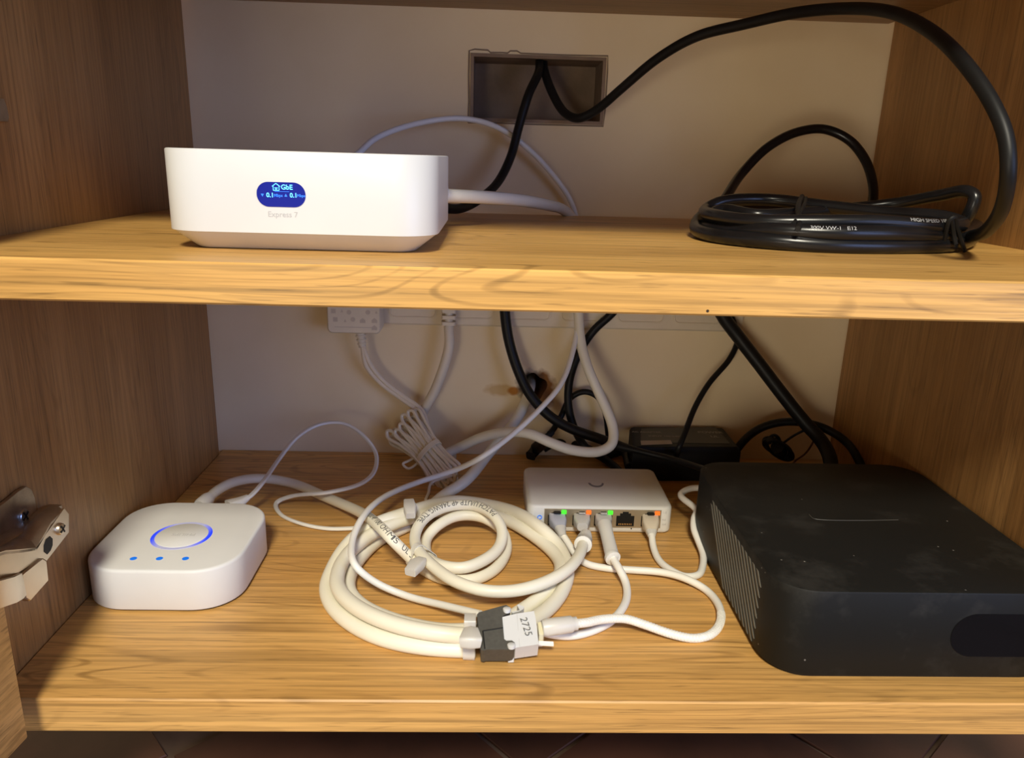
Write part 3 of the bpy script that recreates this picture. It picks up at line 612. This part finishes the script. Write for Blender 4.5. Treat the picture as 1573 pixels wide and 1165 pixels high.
pts += [Z(645, 850, .0150), Z(672, 876, .0150), Z(700, 894, .0150), Z(745, 908, .0145), Z(790, 908, .0142), Z(835, 896, .0148), Z(870, 877, .0148), Z(889, 855, .0135), Z(897, 832, .0115)]
nc, P = cable('network_cable', 'printed white network cable from the hub through the small coil to the second port', pts, .0036, M_cream, n=7, sm=3)
L_ = [0]
for i in range(1, len(P)): L_.append(L_[-1]+(P[i]-P[i-1]).length)
def s_near(q): return L_[min(range(len(P)), key=lambda i: (P[i]-q).length)]
up_ = V((0, -.5, .87)).normalized()
printed(nc, P, .0036, '0000 4P 100 OHMS  UL 5', s_near(Z(572, 799, .0200)), .0052, up_, M_ink)
printed(nc, P, .0036, 'PATCH U/UTP 4P 24AWG TYPE', s_near(Z(762, 797, .0190)), .0052, V((0, -.6, .8)).normalized(), M_ink)
mb = MB(); mb.lathe(P[0]+(P[0]-P[3]).normalized()*.010, P[3]-P[0], [(.0045, 0), (.0052, .002), (.0050, .010), (.0042, .013)], 16); mb.build('boot', M_cream2, nc)
# plug in the second port
def rj45(parent, px_, zc, tipdir=V((0, -1, 0)), mat=M_clear, L=.015, body=.0115, end=None, boot=None):
    """plug: from the port mouth outwards (towards the camera)"""
    a = V((px_, .1795, zc)); b_ = V((px_, .1705, zc)); c_ = b_+(end-b_).normalized()*L if end else b_+tipdir*L
    mb = MB(); box_along(mb, [a, b_, b_.lerp(c_, .45), c_], [(body*.92, .0078, .0008), (body*.98, .0082, .0010), (body*.98, .0080, .002), (body*.62, .0062, .0025)])
    mb.build('plug', mat, parent)
    mb = MB(); mb.prism([V((px_-.0028, .1730, zc+.0042)), V((px_+.0028, .1730, zc+.0042)), V((px_+.0022, .1680, zc+.0050)), V((px_-.0022, .1680, zc+.0050))], (0, 0, .0008)); mb.build('latch', M_blackpl if mat is not M_clear else M_clear, parent)
    return c_
PX = [.2777, .2948, .3098, .3252, .3425]; PZ = .0115
e2 = V((PX[1]-.0005, .156, .0125)); rj45(nc, PX[1], PZ, end=P[-1], L=.012)
mb = MB(); tdir = (P[-3]-P[-1]).normalized(); mb.lathe(P[-1]-tdir*.006, tdir, [(.0038, -.006), (.0046, -.001), (.0052, .003), (.0054, .009), (.0058, .0095), (.0058, .0115), (.0040, .012)], 18); mb.build('boot', M_white2, nc)
# small coil tie
tc_ = Z(643, 858, .012); dd_ = Z(668, 872, .009)-Z(636, 846, .009); cc_ = cut_at(P, Z(646, 858, .009), dd_, .016); mb = MB(); band_around(mb, cc_, .0038, dd_, .0040); ct = mb.build('cable_tie', M_nylon, None, 'clear nylon tie round the small white coil', 'cable tie')
mb = MB(); box_along(mb, [Z(648, 862, .018), Z(640, 868, .019), Z(630, 880, .018)], [(.006, .005, .001), (.009, .006, .0015), (.007, .005, .001)]); mb.build('tie_head', M_nylon, ct)

# hub power cord
hc, P = cable('white_cable', 'thin white power cord looping up from the hub and back over the shelf', [Z(368, 772, .014), Z(384, 762, .016), Z(402, 742, .020), Y(428, 705, .25), Y(455, 672, .27), Y(490, 652, .285), Y(525, 650, .288), Y(556, 668, .280), Y(576, 695, .270), Z(575, 722, .012), Z(552, 744, .0125), Z(500, 757, .0150), Z(448, 762, .008), Z(424, 772, .0024), Z(430, 790, .0016), Z(460, 804, .0016), Z(500, 812, .0016), Z(535, 812, .0016), Z(563, 810, .0016)], .0013, M_cream2)
mb = MB(); mb.tube([p+V((.0012, -.0012, .0002)) for p in P], .0012, 8); mb.build('second_core', M_cream2, hc)
mb = MB(); box_along(mb, [P[0]+V((-.006, -.006, 0)), P[0], P[0]+(P[6]-P[0]).normalized()*.007], [(.009, .007, .002), (.008, .006, .002), (.004, .004, .0015)]); mb.build('plug', M_cream2, hc)

# big coil of thick white cable from the pipe hole
zt = .0046
q_ = .0044; B_z = .0130
pts = [V((.268, .372, .060)), V((.2665, .335, .0595)), Y(812, 604, .312), Y(800, 634, .300), Y(775, 668, .285), Y(748, 700, .270), Z(714, 741, .012)]
pts += [Z(u, v, z) for u, v, z in ((683, 760, .0050), (655, 786, q_), (630, 806, q_), (587, 826, q_), (557, 852, q_), (539, 879, q_), (535, 905, q_), (548, 925, q_), (580, 945, q_), (640, 964, q_), (700, 971, q_), (760, 962, q_), (806, 936, q_), (838, 912, q_), (856, 893, q_), (862, 868, q_), (850, 848, .0050), (820, 823, .0062), (774, 797, .0055), (730, 787, .0044), (692, 785, .0048), (666, 786, .0090),
    (645, 792, B_z), (608, 804, B_z), (568, 823, B_z), (531, 855, B_z), (517, 890, B_z), (524, 912, B_z), (550, 935, B_z), (590, 954, B_z), (640, 968, B_z), (700, 976, .0122), (750, 976, .0085), (800, 962, .0060), (840, 938, .0046), (862, 912, q_), (872, 884, q_),
    (869, 862, q_), (857, 838, .0065), (832, 813, .0120), (798, 790, .0115), (755, 777, .0070), (705, 770, .0062), (672, 774, .0110), (640, 783, .0165), (613, 792, .0165), (581, 803, .0150), (549, 822, .0130), (525, 848, .0105), (508, 880, .0070), (501, 905, .0050), (512, 934, q_), (545, 962, q_), (590, 982, q_), (650, 994, q_), (710, 998, q_), (730, 998, q_))]
bg_, P = cable('thick_white_cable', 'thick white cable from the pipe hole wound into the big ring on the shelf', pts, .0043, M_cream, n=6, seg=16, sm=4)
# ties on the big coil
dd_ = Z(650, 790, .01)-Z(600, 804, .01); cc_ = cut_at(P, Z(628, 794, .010), dd_, .022); mb = MB(); band_around(mb, cc_, .0046, dd_, .0045); t2 = mb.build('cable_tie', M_nylon, None, 'clear nylon tie at the back of the big white ring', 'cable tie')
mb = MB(); box_along(mb, [Z(631, 793, .024), Z(630, 783, .026), Z(628, 772, .025)], [(.006, .005, .001), (.0085, .006, .0015), (.007, .005, .001)]); mb.build('tie_head', M_nylon, t2)
cc_ = [p_ for p_ in cut_at(P, Z(722, 984, .0075), (1, -.05, 0), .024) if p_.y < .075]; mb = MB(); band_around(mb, cc_, .0046, (1, -.05, 0), .0060); t3 = mb.build('cable_tie', M_nylon, None, 'clear nylon tie beside the black end of the cable splitter', 'cable tie')
mb = MB(); c0 = Z(723, 980, .0175); box_along(mb, [c0+V((-.0040, 0, 0)), c0+V((0, -.001, .0008)), c0+V((.0040, 0, 0))], [(.011, .006, .0015), (.012, .007, .002), (.011, .006, .0015)]); mb.build('tie_head', M_nylon, t3)
mb = MB(); c0 = Z(722, 957, .0165); box_along(mb, [c0-V((.003, 0, 0)), c0+V((.003, 0, 0))], [(.008, .007, .001)]*2); mb.build('tie_tail', M_nylon, t3)

# ================================================================ SPLITTER "2725"
sp = thing('cable_adapter', 'small black and white cable adapter marked 2725 in front of the white ring', 'adapter', Z(785, 985, 0))
SC = 4.6265
def zc(l, z): return [Z(660+a/SC, 900+b/SC, z-.0215+.0235-.0115*(b-140)/320) for a, b in l]
TZ = .0215
dn = V((0, .0048, -.0102))
blk = zc([(336, 205), (350, 190), (520, 142), (545, 138), (568, 150), (575, 172), (560, 195), (525, 212), (516, 225), (530, 380), (545, 392), (585, 390), (604, 405), (608, 432), (592, 448), (570, 455), (400, 455), (388, 462), (365, 458), (350, 330)], TZ)
mb = MB(); mb.prism(blk, dn); bb = mb.build('black_housing', plain('dark_grey_plastic', (.070, .068, .058), .45, var=.12, scale=500), sp, 'dark grey moulded half')
wht = zc([(516, 225), (525, 212), (620, 192), (740, 178), (756, 250), (775, 415), (632, 452), (600, 462), (572, 455), (592, 448), (604, 432), (600, 405), (585, 390), (545, 392), (530, 380)], TZ)
wht = zc([(512, 222), (622, 196), (742, 178), (757, 250), (775, 415), (630, 436), (610, 440), (585, 400), (530, 385)], TZ)
mb = MB(); mb.prism([p+dn*.03 for p in wht], dn*.96); wb_ = mb.build('white_housing', M_white, sp, 'white half marked 2725')
mb = MB(); mb.prism(zc([(580, 186), (640, 175), (622, 140), (630, 132), (672, 150), (668, 166), (640, 182), (590, 196)], TZ-.003), (0, .002, -.005)); mb.build('latch', M_white, sp)
mb = MB(); mb.prism(zc([(660, 455), (668, 428), (700, 424), (676, 462)], TZ-.003), (0, .002, -.005)); mb.build('latch', M_white, sp)
mb = MB(); mb.prism(zc([(556, 458), (604, 446), (600, 474), (560, 476)], TZ-.005), (0, 0, -.006)); mb.build('latch', M_white, sp)
for a, b in ((549, 170), (581, 426)):
    c = zc([(a, b)], TZ)[0]; mb = MB(); mb.lathe(c, (0, 0, 1), [(.0021, -.001), (.0021, .0005), (.0015, .0009)], 18); mb.build('pin', M_white, sp)
def line3(mb, l, z, r=.00022):
    mb.tube([p for p in zc(l, z)], r, 6)
mb = MB(); line3(mb, [(378, 322), (522, 300)], TZ+.0001, .0003); line3(mb, [(378, 322), (392, 450)], TZ+.0001, .0003); mb.build('seam', M_blackpl, bb)
mb = MB(); line3(mb, [(620, 200), (640, 436)], TZ-.0003, .0002); mb.build('seam', M_grayprint, wb_)
c = zc([(684, 292)], TZ)[0]; e1 = (zc([(700, 335)], TZ)[0]-zc([(672, 250)], TZ)[0]).normalized(); e2 = (zc([(720, 286)], TZ)[0]-zc([(650, 298)], TZ)[0]).normalized(); nm_ = e1.cross(e2).normalized(); nm_ = nm_ if nm_.z > 0 else -nm_
mb = MB(); add_text(mb, '2725', .0054, lambda x, y, z: c+nm_*.00005+e1*x+e2*y, bold=-.00002); mb.build('lettering', M_ink, wb_)
mb = MB(); mb.prism(zc([(768, 262), (800, 256), (812, 340), (805, 350), (778, 352)], TZ-.004), (0, 0, -.007)); mb.build('metal_collar', plain('cream_collar', (.75, .70, .48), .4), sp)
mb = MB(); mb.prism(zc([(775, 392), (880, 398), (882, 418), (775, 412)], TZ-.005), (0, 0, -.0012)); mb.build('locking_tab', M_cream2, sp)
# braided lead out of the adapter
b0 = zc([(800, 302)], .0175)[0]; b1 = Z(660+1020/SC, 900+272/SC, .0145)
pts = [b1, Z(900, 957, .0135), Z(925, 952, .0115), Z(960, 951, .0095), Z(990, 960, .0070), Z(1030, 974, .0040), Z(1065, 981, .0026), Z(1092, 975, .0024), Z(1107, 955, .0024), Z(1104, 930, .0024), Z(1085, 907, .0024), Z(1055, 890, .0044), Z(1020, 880, .0044), Z(970, 876, .0030), Z(930, 873, .0025), Z(900, 866, .0025), Z(883, 851, .0028), Z(873, 835, .0055), Z(863, 820, .0090)]
br, P = cable('braided_cable', 'white braided lead from the cable adapter to the first port', pts, .0023, M_cream2, seg=12)
Q_ = [P[0]]
for i in range(1, len(P)):
    d_ = (P[i]-P[i-1]).length; k_ = max(1, int(d_/.0004)); Q_ += [P[i-1].lerp(P[i], j/k_) for j in range(1, k_+1)]
fr = frames(Q_[:230]); mb = MB()     # fine raised braid on the stretch near the adapter
for dirn in (1, -1):
    for k in range(5):
        pp = []; s_ = 0
        for i, (p, t, n0, b0_) in enumerate(fr):
            if i: s_ += (fr[i][0]-fr[i-1][0]).length
            a = dirn*s_/.0013+k*2*PI/5; pp.append(p+(n0*math.cos(a)+b0_*math.sin(a))*.00226)
        mb.tube(pp, .00016, 4)
mb.build('braid', M_cream2, br, kind='stuff')
mb = MB(); tb = (b1-b0).normalized(); mb.lathe(b0, tb, [(.0040, 0), (.0046, .002), (.0044, (b1-b0).length-.001), (.0036, (b1-b0).length), (.0036, (b1-b0).length+.002)], 20); mb.build('boot', M_nylon, br)
e = rj45(br, PX[0], PZ, end=P[-1], L=.012, mat=plain('grey_tinted_plug', (.42, .44, .52), .35))
mb = MB(); box_along(mb, [e, e.lerp(P[-1], .5), P[-1]+V((.0005, -.003, -.001))], [(.0078, .007, .0025), (.0065, .006, .0025), (.005, .005, .0022)]); mb.build('boot', M_clear, br)
# lead from the third port
pts = [Z(941, 857, .0110), Z(951, 874, .0088), Z(961, 895, .0045), Z(963, 918, .0024), Z(953, 940, .0024), Z(935, 957, .0024), Z(905, 971, .0024), Z(875, 977, .0026), Z(845, 974, .0040), Z(826, 968, .0080), Z(815, 964, .0120)]
c3, P = cable('network_cable', 'white network cable from the third port curling under the braided lead', pts, .0024, M_cream2)
e = rj45(c3, PX[2], PZ, end=P[0], L=.009)
mb = MB(); q1 = P[0]; mb.tube([e, e.lerp(q1, .3), e.lerp(q1, .85), q1+(P[3]-q1)*.1], [.0050, .0044, .0044, .0046], 18); mb.lathe(q1, (P[4]-P[0]), [(.0046, -.002), (.0050, -.0015), (.0050, .001), (.003, .0015)], 18); mb.build('boot', M_white2, c3)
# lead from the fifth port, round behind the black box
pts = [Z(1001, 822, .0075), Z(1004, 842, .0040), Z(1013, 862, .0024), Z(1030, 876, .0024), Z(1052, 886, .0023), Z(1072, 884, .0023), Z(1079, 872, .0024), Z(1080, 852, .0036), Z(1073, 832, .0060), Z(1066, 813, .0095), Z(1066, 797, .0130), Z(1070, 784, .0160), V((.3690, .1960, .0190)), V((.3800, .2040, .0210)), V((.3930, .1985, .0220)), V((.3960, .1862, .0220))]
c5, P = cable('network_cable', 'white network cable from the fifth port curling beside the black box', pts, .0023, M_cream2)
e = rj45(c5, PX[4], PZ, end=P[0], L=.012, mat=plain('beige_plug', (.62, .55, .44), .4))  # plug body in plain beige
mb = MB(); box_along(mb, [e, P[0]+(P[3]-P[0])*.2], [(.0075, .006, .002), (.0052, .005, .002)]); mb.build('boot', M_clear, c5)

# ================================================================ SWITCH
sw = thing('network_switch', 'small white five-port switch with green and orange lights', 'switch', (.3068, .206, 0))
sx, sy, sw_, sdp = .3078, .2060, .1010, .0690; y0 = sy-sdp/2
mb = MB(); slab(mb, sx, sy, sw_, sdp, .0065, [(.002, .0004), (.0004, .0016), (0, .003), (0, .0186), (.0006, .0200), (.0018, .0208)], 8, 2.2); sh = mb.build('shell', M_white2, sw)
mb = MB(); mb.box((.2690, y0-.0006, .0052), (.3500, y0+.0002, .0186), .0001); mb.build('port_panel', M_portfr, sw)
for i, x in enumerate(PX):
    mb = MB()
    A = [(-.0062, .0065), (.0062, .0065), (.0062, .0142), (.0038, .0142), (.0038, .0160), (.0020, .0160), (.0020, .0172), (-.0020, .0172), (-.0020, .0160), (-.0038, .0160), (-.0038, .0142), (-.0062, .0142)]
    mb.loft([[(x+a, y0-.0009, z) for a, z in A], [(x+a, y0-.0005, z) for a, z in A]])
    p = mb.build('port', M_blackpl, sw)
    if i == 3:
        mb = MB()
        for k in range(8): mb.box((x-.0042+k*.0012-.0003, y0-.00105, .0074), (x-.0042+k*.0012+.0003, y0-.0008, .0086))
        mb.build('contacts', M_gold, p, kind='stuff')
    if i != 3:
        mb = MB(); mb.box((x+.0030, y0-.0016, .0152), (x+.0064, y0-.0007, .0182), .0003)
        mb.build('status_light', M_led_g if i in (0, 2) else M_led_o, p, 'glowing green light' if i in (0, 2) else 'glowing orange light')
mb = MB(); n = 24
rings = []
q = Z(916, 745, .0208)
out = []
for k in range(25):   # crescent U mark
    a = PI+PI*k/24; out.append((q.x+.0058*math.cos(a), q.y+.0078*math.sin(a)+.0030))
inn = []
for k in range(25):
    a = 2*PI-PI*k/24; inn.append((q.x+.0002+.0042*math.cos(a), q.y+.0050*math.sin(a)+.0032))
pts2 = out+inn; 
vs = [(x, y, .02085) for x, y in pts2]; fs = [(k, k+1, 48-k, 49-k) for k in range(24)]
mb.add(vs, fs); mb.build('emblem', plain('dark_grey_print', (.20, .20, .22), .5), sh)
mb = MB(); q = Y(829, 795, y0-.0004); mb.tube([q+V((.0014*math.cos(a), 0, .0014*math.sin(a))) for a in [2*PI*k/16 for k in range(16)]], .0003, 6, closed=True); mb.build('status_ring', M_led_b, sw, 'glowing blue ring')
mb = MB()
for u, v, body, s_ in ((1021, 788, '1-5', .0022), (1020, 799, 'PoE', .0018), (1020, 806, 'GbE', .0018)):
    q = Y(u, v, y0-.00012); add_text(mb, body, s_, lambda x, t, e_: V((q.x+x, y0+.0065-math.sqrt(max(.0065**2-max(0, q.x+x-.3518)**2, 1e-9))-.00035, q.z+t)))
mb.build('lettering', M_grayprint, sw)
for x in (.2835, .3300):
    mb = MB(); mb.lathe((x, y0+.0001, .0042), (0, -1, 0), [(.0005, -.0001), (.0005, .0003)], 10); mb.build('pinhole', M_blackpl, sw)

# ================================================================ BLACK BOX
bxr = thing('set_top_box', 'large dusty black box with rounded corners and slotted side', 'box', (.4500, .1050, 0))
x0, x1, yb0, yb1, bh = .3725, .5265, .0180, .1850, .0500
bcx, bcy, bw, bd = (x0+x1)/2, (yb0+yb1)/2, x1-x0, yb1-yb0
mb = MB(); slab(mb, bcx, bcy, bw-.004, bd-.004, .020, [(0, .0002), (0, .0024)], 10); mb.build('base', M_blackpl, bxr)
mb = MB(); slab(mb, bcx, bcy, bw, bd, .0235, [(.0006, .0018), (0, .0026), (0, .0490), (.0004, .0498), (.0009, .0500)], 14, 2.2); bs = mb.build('shell', M_box, bxr)
mb = MB(); vy0, vy1, vz0, vz1 = .0423, .1350, .0038, .0442
for k in range(-8, 16):
    ys = vy0+.0064*k   # top end of slot (y at z=vz1) 
    # slot line: y = ys + (z - vz1)*1.04
    a = V((0, ys, vz1)); z_lo = vz0; yb = ys+(vz0-vz1)*1.04; zt_ = vz1; yt_ = ys
    if yb < vy0: z_lo = vz1+(vy0-ys)/1.04; yb = vy0
    if yt_ > vy1: zt_ = vz1+(vy1-ys)/1.04; yt_ = vy1
    if yt_ <= vy0+.003 or yb >= vy1 or zt_-z_lo < .002: continue
    for off, wdt, xx, th in ((0, .0013, x0+.0001, .0004),):
        mb.prism([(xx, yb-wdt, z_lo), (xx, yb+wdt, z_lo), (xx, yt_+wdt, zt_), (xx, yt_-wdt, zt_)], (-th, 0, 0))
mb.build('vent_slats', M_slat, bs, kind='stuff')
mb = MB()
for k in range(-8, 16):
    ys = vy0+.0064*k+.0020; z_lo = vz0; yb = ys+(vz0-vz1)*1.04; zt_ = vz1; yt_ = ys
    if yb < vy0: z_lo = vz1+(vy0-ys)/1.04; yb = vy0
    if yt_ > vy1: zt_ = vz1+(vy1-ys)/1.04; yt_ = vy1
    if yt_ <= vy0+.003 or yb >= vy1 or zt_-z_lo < .002: continue
    mb.prism([(x0+.0001, yb-.0010, z_lo), (x0+.0001, yb+.0010, z_lo), (x0+.0001, yt_+.0010, zt_), (x0+.0001, yt_-.0010, zt_)], (-.00015, 0, 0))
mb.build('vent_gaps', plain('vent_dark', (.004, .004, .004), .6), bs, kind='stuff')
wa = Y(1460, 980, yb0); mb = MB()
fr_ = rrect(wa.x+.030, .0262, .060, .0245, .0121, 10)
mb.loft([[(x, yb0+.0002, z) for x, z in fr_], [(x, yb0-.00025, z) for x, z in fr_]]); mb.build('front_window', plain('glossy_black_window', (.004, .004, .004), .12, spec=.3), bxr)
mb = MB(); e1_ = Z(1245, 794, .0501); pp = [Z(1243, 791, .0500), Z(1250, 797, .0500), Z(1265, 799, .0500), Z(1320, 800, .0500), Z(1380, 799, .0500)]
mb.tube(spline(pp, 6), .00025, 6); mb.build('logo_recess', plain('grey_rim', (.05, .047, .04), .5), bs)

# ================================================================ BLACK POWER BRICK AND LEADS AT THE BACK
pb = thing('power_brick', 'black laptop-style power brick with printed label by the back wall', 'power brick', (.392, .287, 0))
bp_ = [Z(970, 688, .030), Z(975, 657, .030), Z(1105, 654, .030), Z(1138, 686, .030)]
bp_ = [V((.346, .2620, 0)), V((.352, .3120, 0)), V((.435, .3135, 0)), V((.4345, .2650, 0))]
def ins(l, k): c = sum(l, V())/4; return [p+(c-p).normalized()*k for p in l]
rings = []
for k, z in ((.002, .0003), (0, .002), (0, .026), (.001, .0285), (.0035, .0300)):
    rings.append([p+V((0, 0, z)) for p in ins(bp_, k)])
mb = MB(); mb.loft(rings); pbb = mb.build('case', M_blackpl, pb)
mb = MB(); lb = [Z(984, 680, .0301), Z(985, 659, .0301), Z(1098, 656, .0301), Z(1122, 682, .0301)]; mb.prism(lb, (0, 0, .0002)); lab = mb.build('label_sticker', plain('dark_grey_label', (.05, .045, .04), .5), pb)
mb = MB(); mb.prism([Z(985, 684, .0304), Z(984, 677.5, .0304), Z(1030, 676.5, .0304), Z(1033, 682.5, .0304)], (0, 0, .0001)); mb.build('label_strip', plain('pale_label_strip', (.45, .38, .33), .6), lab)
mb = MB()
def top_text(u, v, body, s_): q = Z(u, v, .0304); add_text(mb, body, s_, lambda x, y, z: V((q.x+x, q.y+y, .0304)), bold=.0001)
top_text(993, 664, 'AC ADAPTER', .0042); top_text(1018, 664, '', .004); top_text(1091, 664.5, 'POWER', .0062); top_text(1022, 670.5, 'INPUT 100-240V', .0040); top_text(1098, 671, 'UL', .006)
mb.build('lettering', plain('label_print', (.32, .29, .26), .6), lab)
# lead B: thick, from under the shelf down to the box
cable('black_lead', 'thick black lead sweeping down past the pipe hole to the box', [Y(774, 440, .309), Y(776, 485, .300), Y(782, 525, .296), Y(796, 570, .291), Y(815, 608, .286), Y(845, 640, .281), Y(880, 660, .276), Y(920, 674, .271), Y(950, 685, .262), Y(985, 694, .2565), Y(1030, 705, .245), Y(1075, 719, .222), V((.378, .203, .042)), V((.392, .194, .030)), V((.400, .1862, .028))], [.0036], M_black) if False else None
P = smooth(spline([Y(774, 440, .303), Y(776, 485, .300), Y(782, 525, .297), Y(796, 570, .293), Y(815, 608, .289), Y(845, 640, .285), Y(880, 660, .281), Y(920, 674, .276), Y(950, 685, .266), Y(985, 694, .2560), Y(1030, 705, .245), Y(1078, 720, .215), V((.392, .196, .036)), V((.402, .1862, .030))], 8), 2)
k = len(P); rad = [.0042 if i < k*.60 else max(.0024, .0042-.0018*(i-k*.60)/(k*.08)) for i in range(k)]
mb = MB(); mb.tube(P, rad, 14); mb.build('black_lead', M_black, None, 'thick black lead sweeping from the shelf past the pipe hole', 'cable')
cable('black_lead', 'black lead descending behind the white cable to behind the switch', [Y(960, 455, .305), Y(940, 482, .3055), Y(912, 508, .3055), Y(888, 545, .3045), Y(874, 590, .302), Y(874, 630, .300), Y(884, 662, .297), Y(900, 688, .285), Z(925, 703, .0060), Z(945, 718, .0042), Z(962, 738, .0038)], .0034, M_black)
cable('black_lead', 'thin black lead arching in a loop behind the white cable', [Y(844, 667, .290), Y(850, 660, .296), Y(862, 640, .304), Y(876, 612, .306), Y(897, 602, .306), Y(918, 610, .305), Y(930, 635, .302), Y(934, 665, .298), Z(938, 690, .014)], .0025, M_black)
p_ = thing('black_plug', 'black plug lying on the lower shelf below the pipe hole', 'plug', Z(820, 700, 0))
mb = MB(); box_along(mb, [Z(815, 701, .0052), Z(824, 689, .0085), Y(836, 678, .284), Y(848, 664, .292)], [(.0085, .008, .002), (.0095, .0095, .003), (.009, .009, .003), (.005, .005, .002)]); mb.build('plug_body', M_blackpl, p_)
cable('black_lead', 'black lead lying low from the plug to the power brick', [Z(835, 690, .008), Z(850, 682, .012), Z(875, 680, .010), Z(900, 688, .0105), Z(930, 700, .0040), Z(955, 694, .006), V((.345, .268, .010))], .0034, M_black)
cable('black_lead', 'thick black lead slanting down from the shelf at right to the box', [Y(1095, 455, .302), Y(1112, 488, .299), Y(1132, 515, .296), Y(1165, 558, .287), Y(1200, 604, .278), Y(1235, 648, .268), Y(1262, 678, .256), Y(1275, 705, .240), Y(1274, 730, .225), V((.459, .205, .0300)), V((.459, .1862, .0280))], .0055, M_black, seg=16)
cable('black_lead', 'thin black lead dropping in front of the power brick', [Y(1118, 470, .308), Y(1133, 520, .306), Y(1122, 550, .299), Y(1090, 588, .287), Y(1068, 625, .276), Y(1054, 660, .262), Y(1042, 690, .250), Z(1035, 712, .006), Z(1015, 735, .0035)], .0023, M_black)
cable('black_lead', 'black lead arching over from the power brick into the right corner', [V((.436, .290, .012)), Y(1148, 672, .292), Y(1175, 655, .288), Y(1215, 648, .285), Y(1258, 655, .278), Y(1295, 675, .268), Y(1315, 700, .250), Y(1322, 724, .240), V((.492, .236, .0036))], .0034, M_black)
tg = thing('small_wire_bundle', 'small tied bundle of thin black wire behind the black box', 'wire bundle', Z(1200, 712, 0))
q = Y(1196, 690, .270)
for i in range(5):
    mb = MB(); a = .55+random.uniform(-.1, .1); n0 = V((math.cos(a), .15, -math.sin(a))); b0_ = V((math.sin(a)*.5, -.3, math.cos(a)*.7)).normalized()
    l = [q+V((0, i*.0022-.004, 0))+n0*(.014*math.cos(t_))+b0_*(.0062*math.sin(t_)) for t_ in [2*PI*k/14 for k in range(14)]]
    mb.tube(spline(l, 3, True), .0013, 8, closed=True); mb.build('wire_loop', M_black, tg)
mb = MB(); mb.tube(spline([Y(1183, 682, .27), Y(1183, 672, .27), Y(1190, 669, .27), Y(1197, 675, .27), Y(1196, 684, .268)], 6), .0013, 8); mb.build('wire_loop', M_black, tg)
mb = MB(); mb.tube([q-V((.004, .006, -.004)), q+V((.005, .006, -.005))], .0052, 10); mb.build('tie_wrap', M_blackpl, tg)
cable('thin_wire', 'thin black wire rising from the small bundle to the slanting lead', [Y(1199, 684, .270), Y(1222, 668, .268), Y(1250, 655, .262)], .0010, M_black)
cable('thin_wire', 'thin brown wire fanning down from the slanting lead', [Y(1257, 664, .262), Y(1243, 690, .262), Z(1222, 708, .0012), Z(1215, 716, .0012)], .0008, plain('brown_wire', (.10, .05, .02), .5))
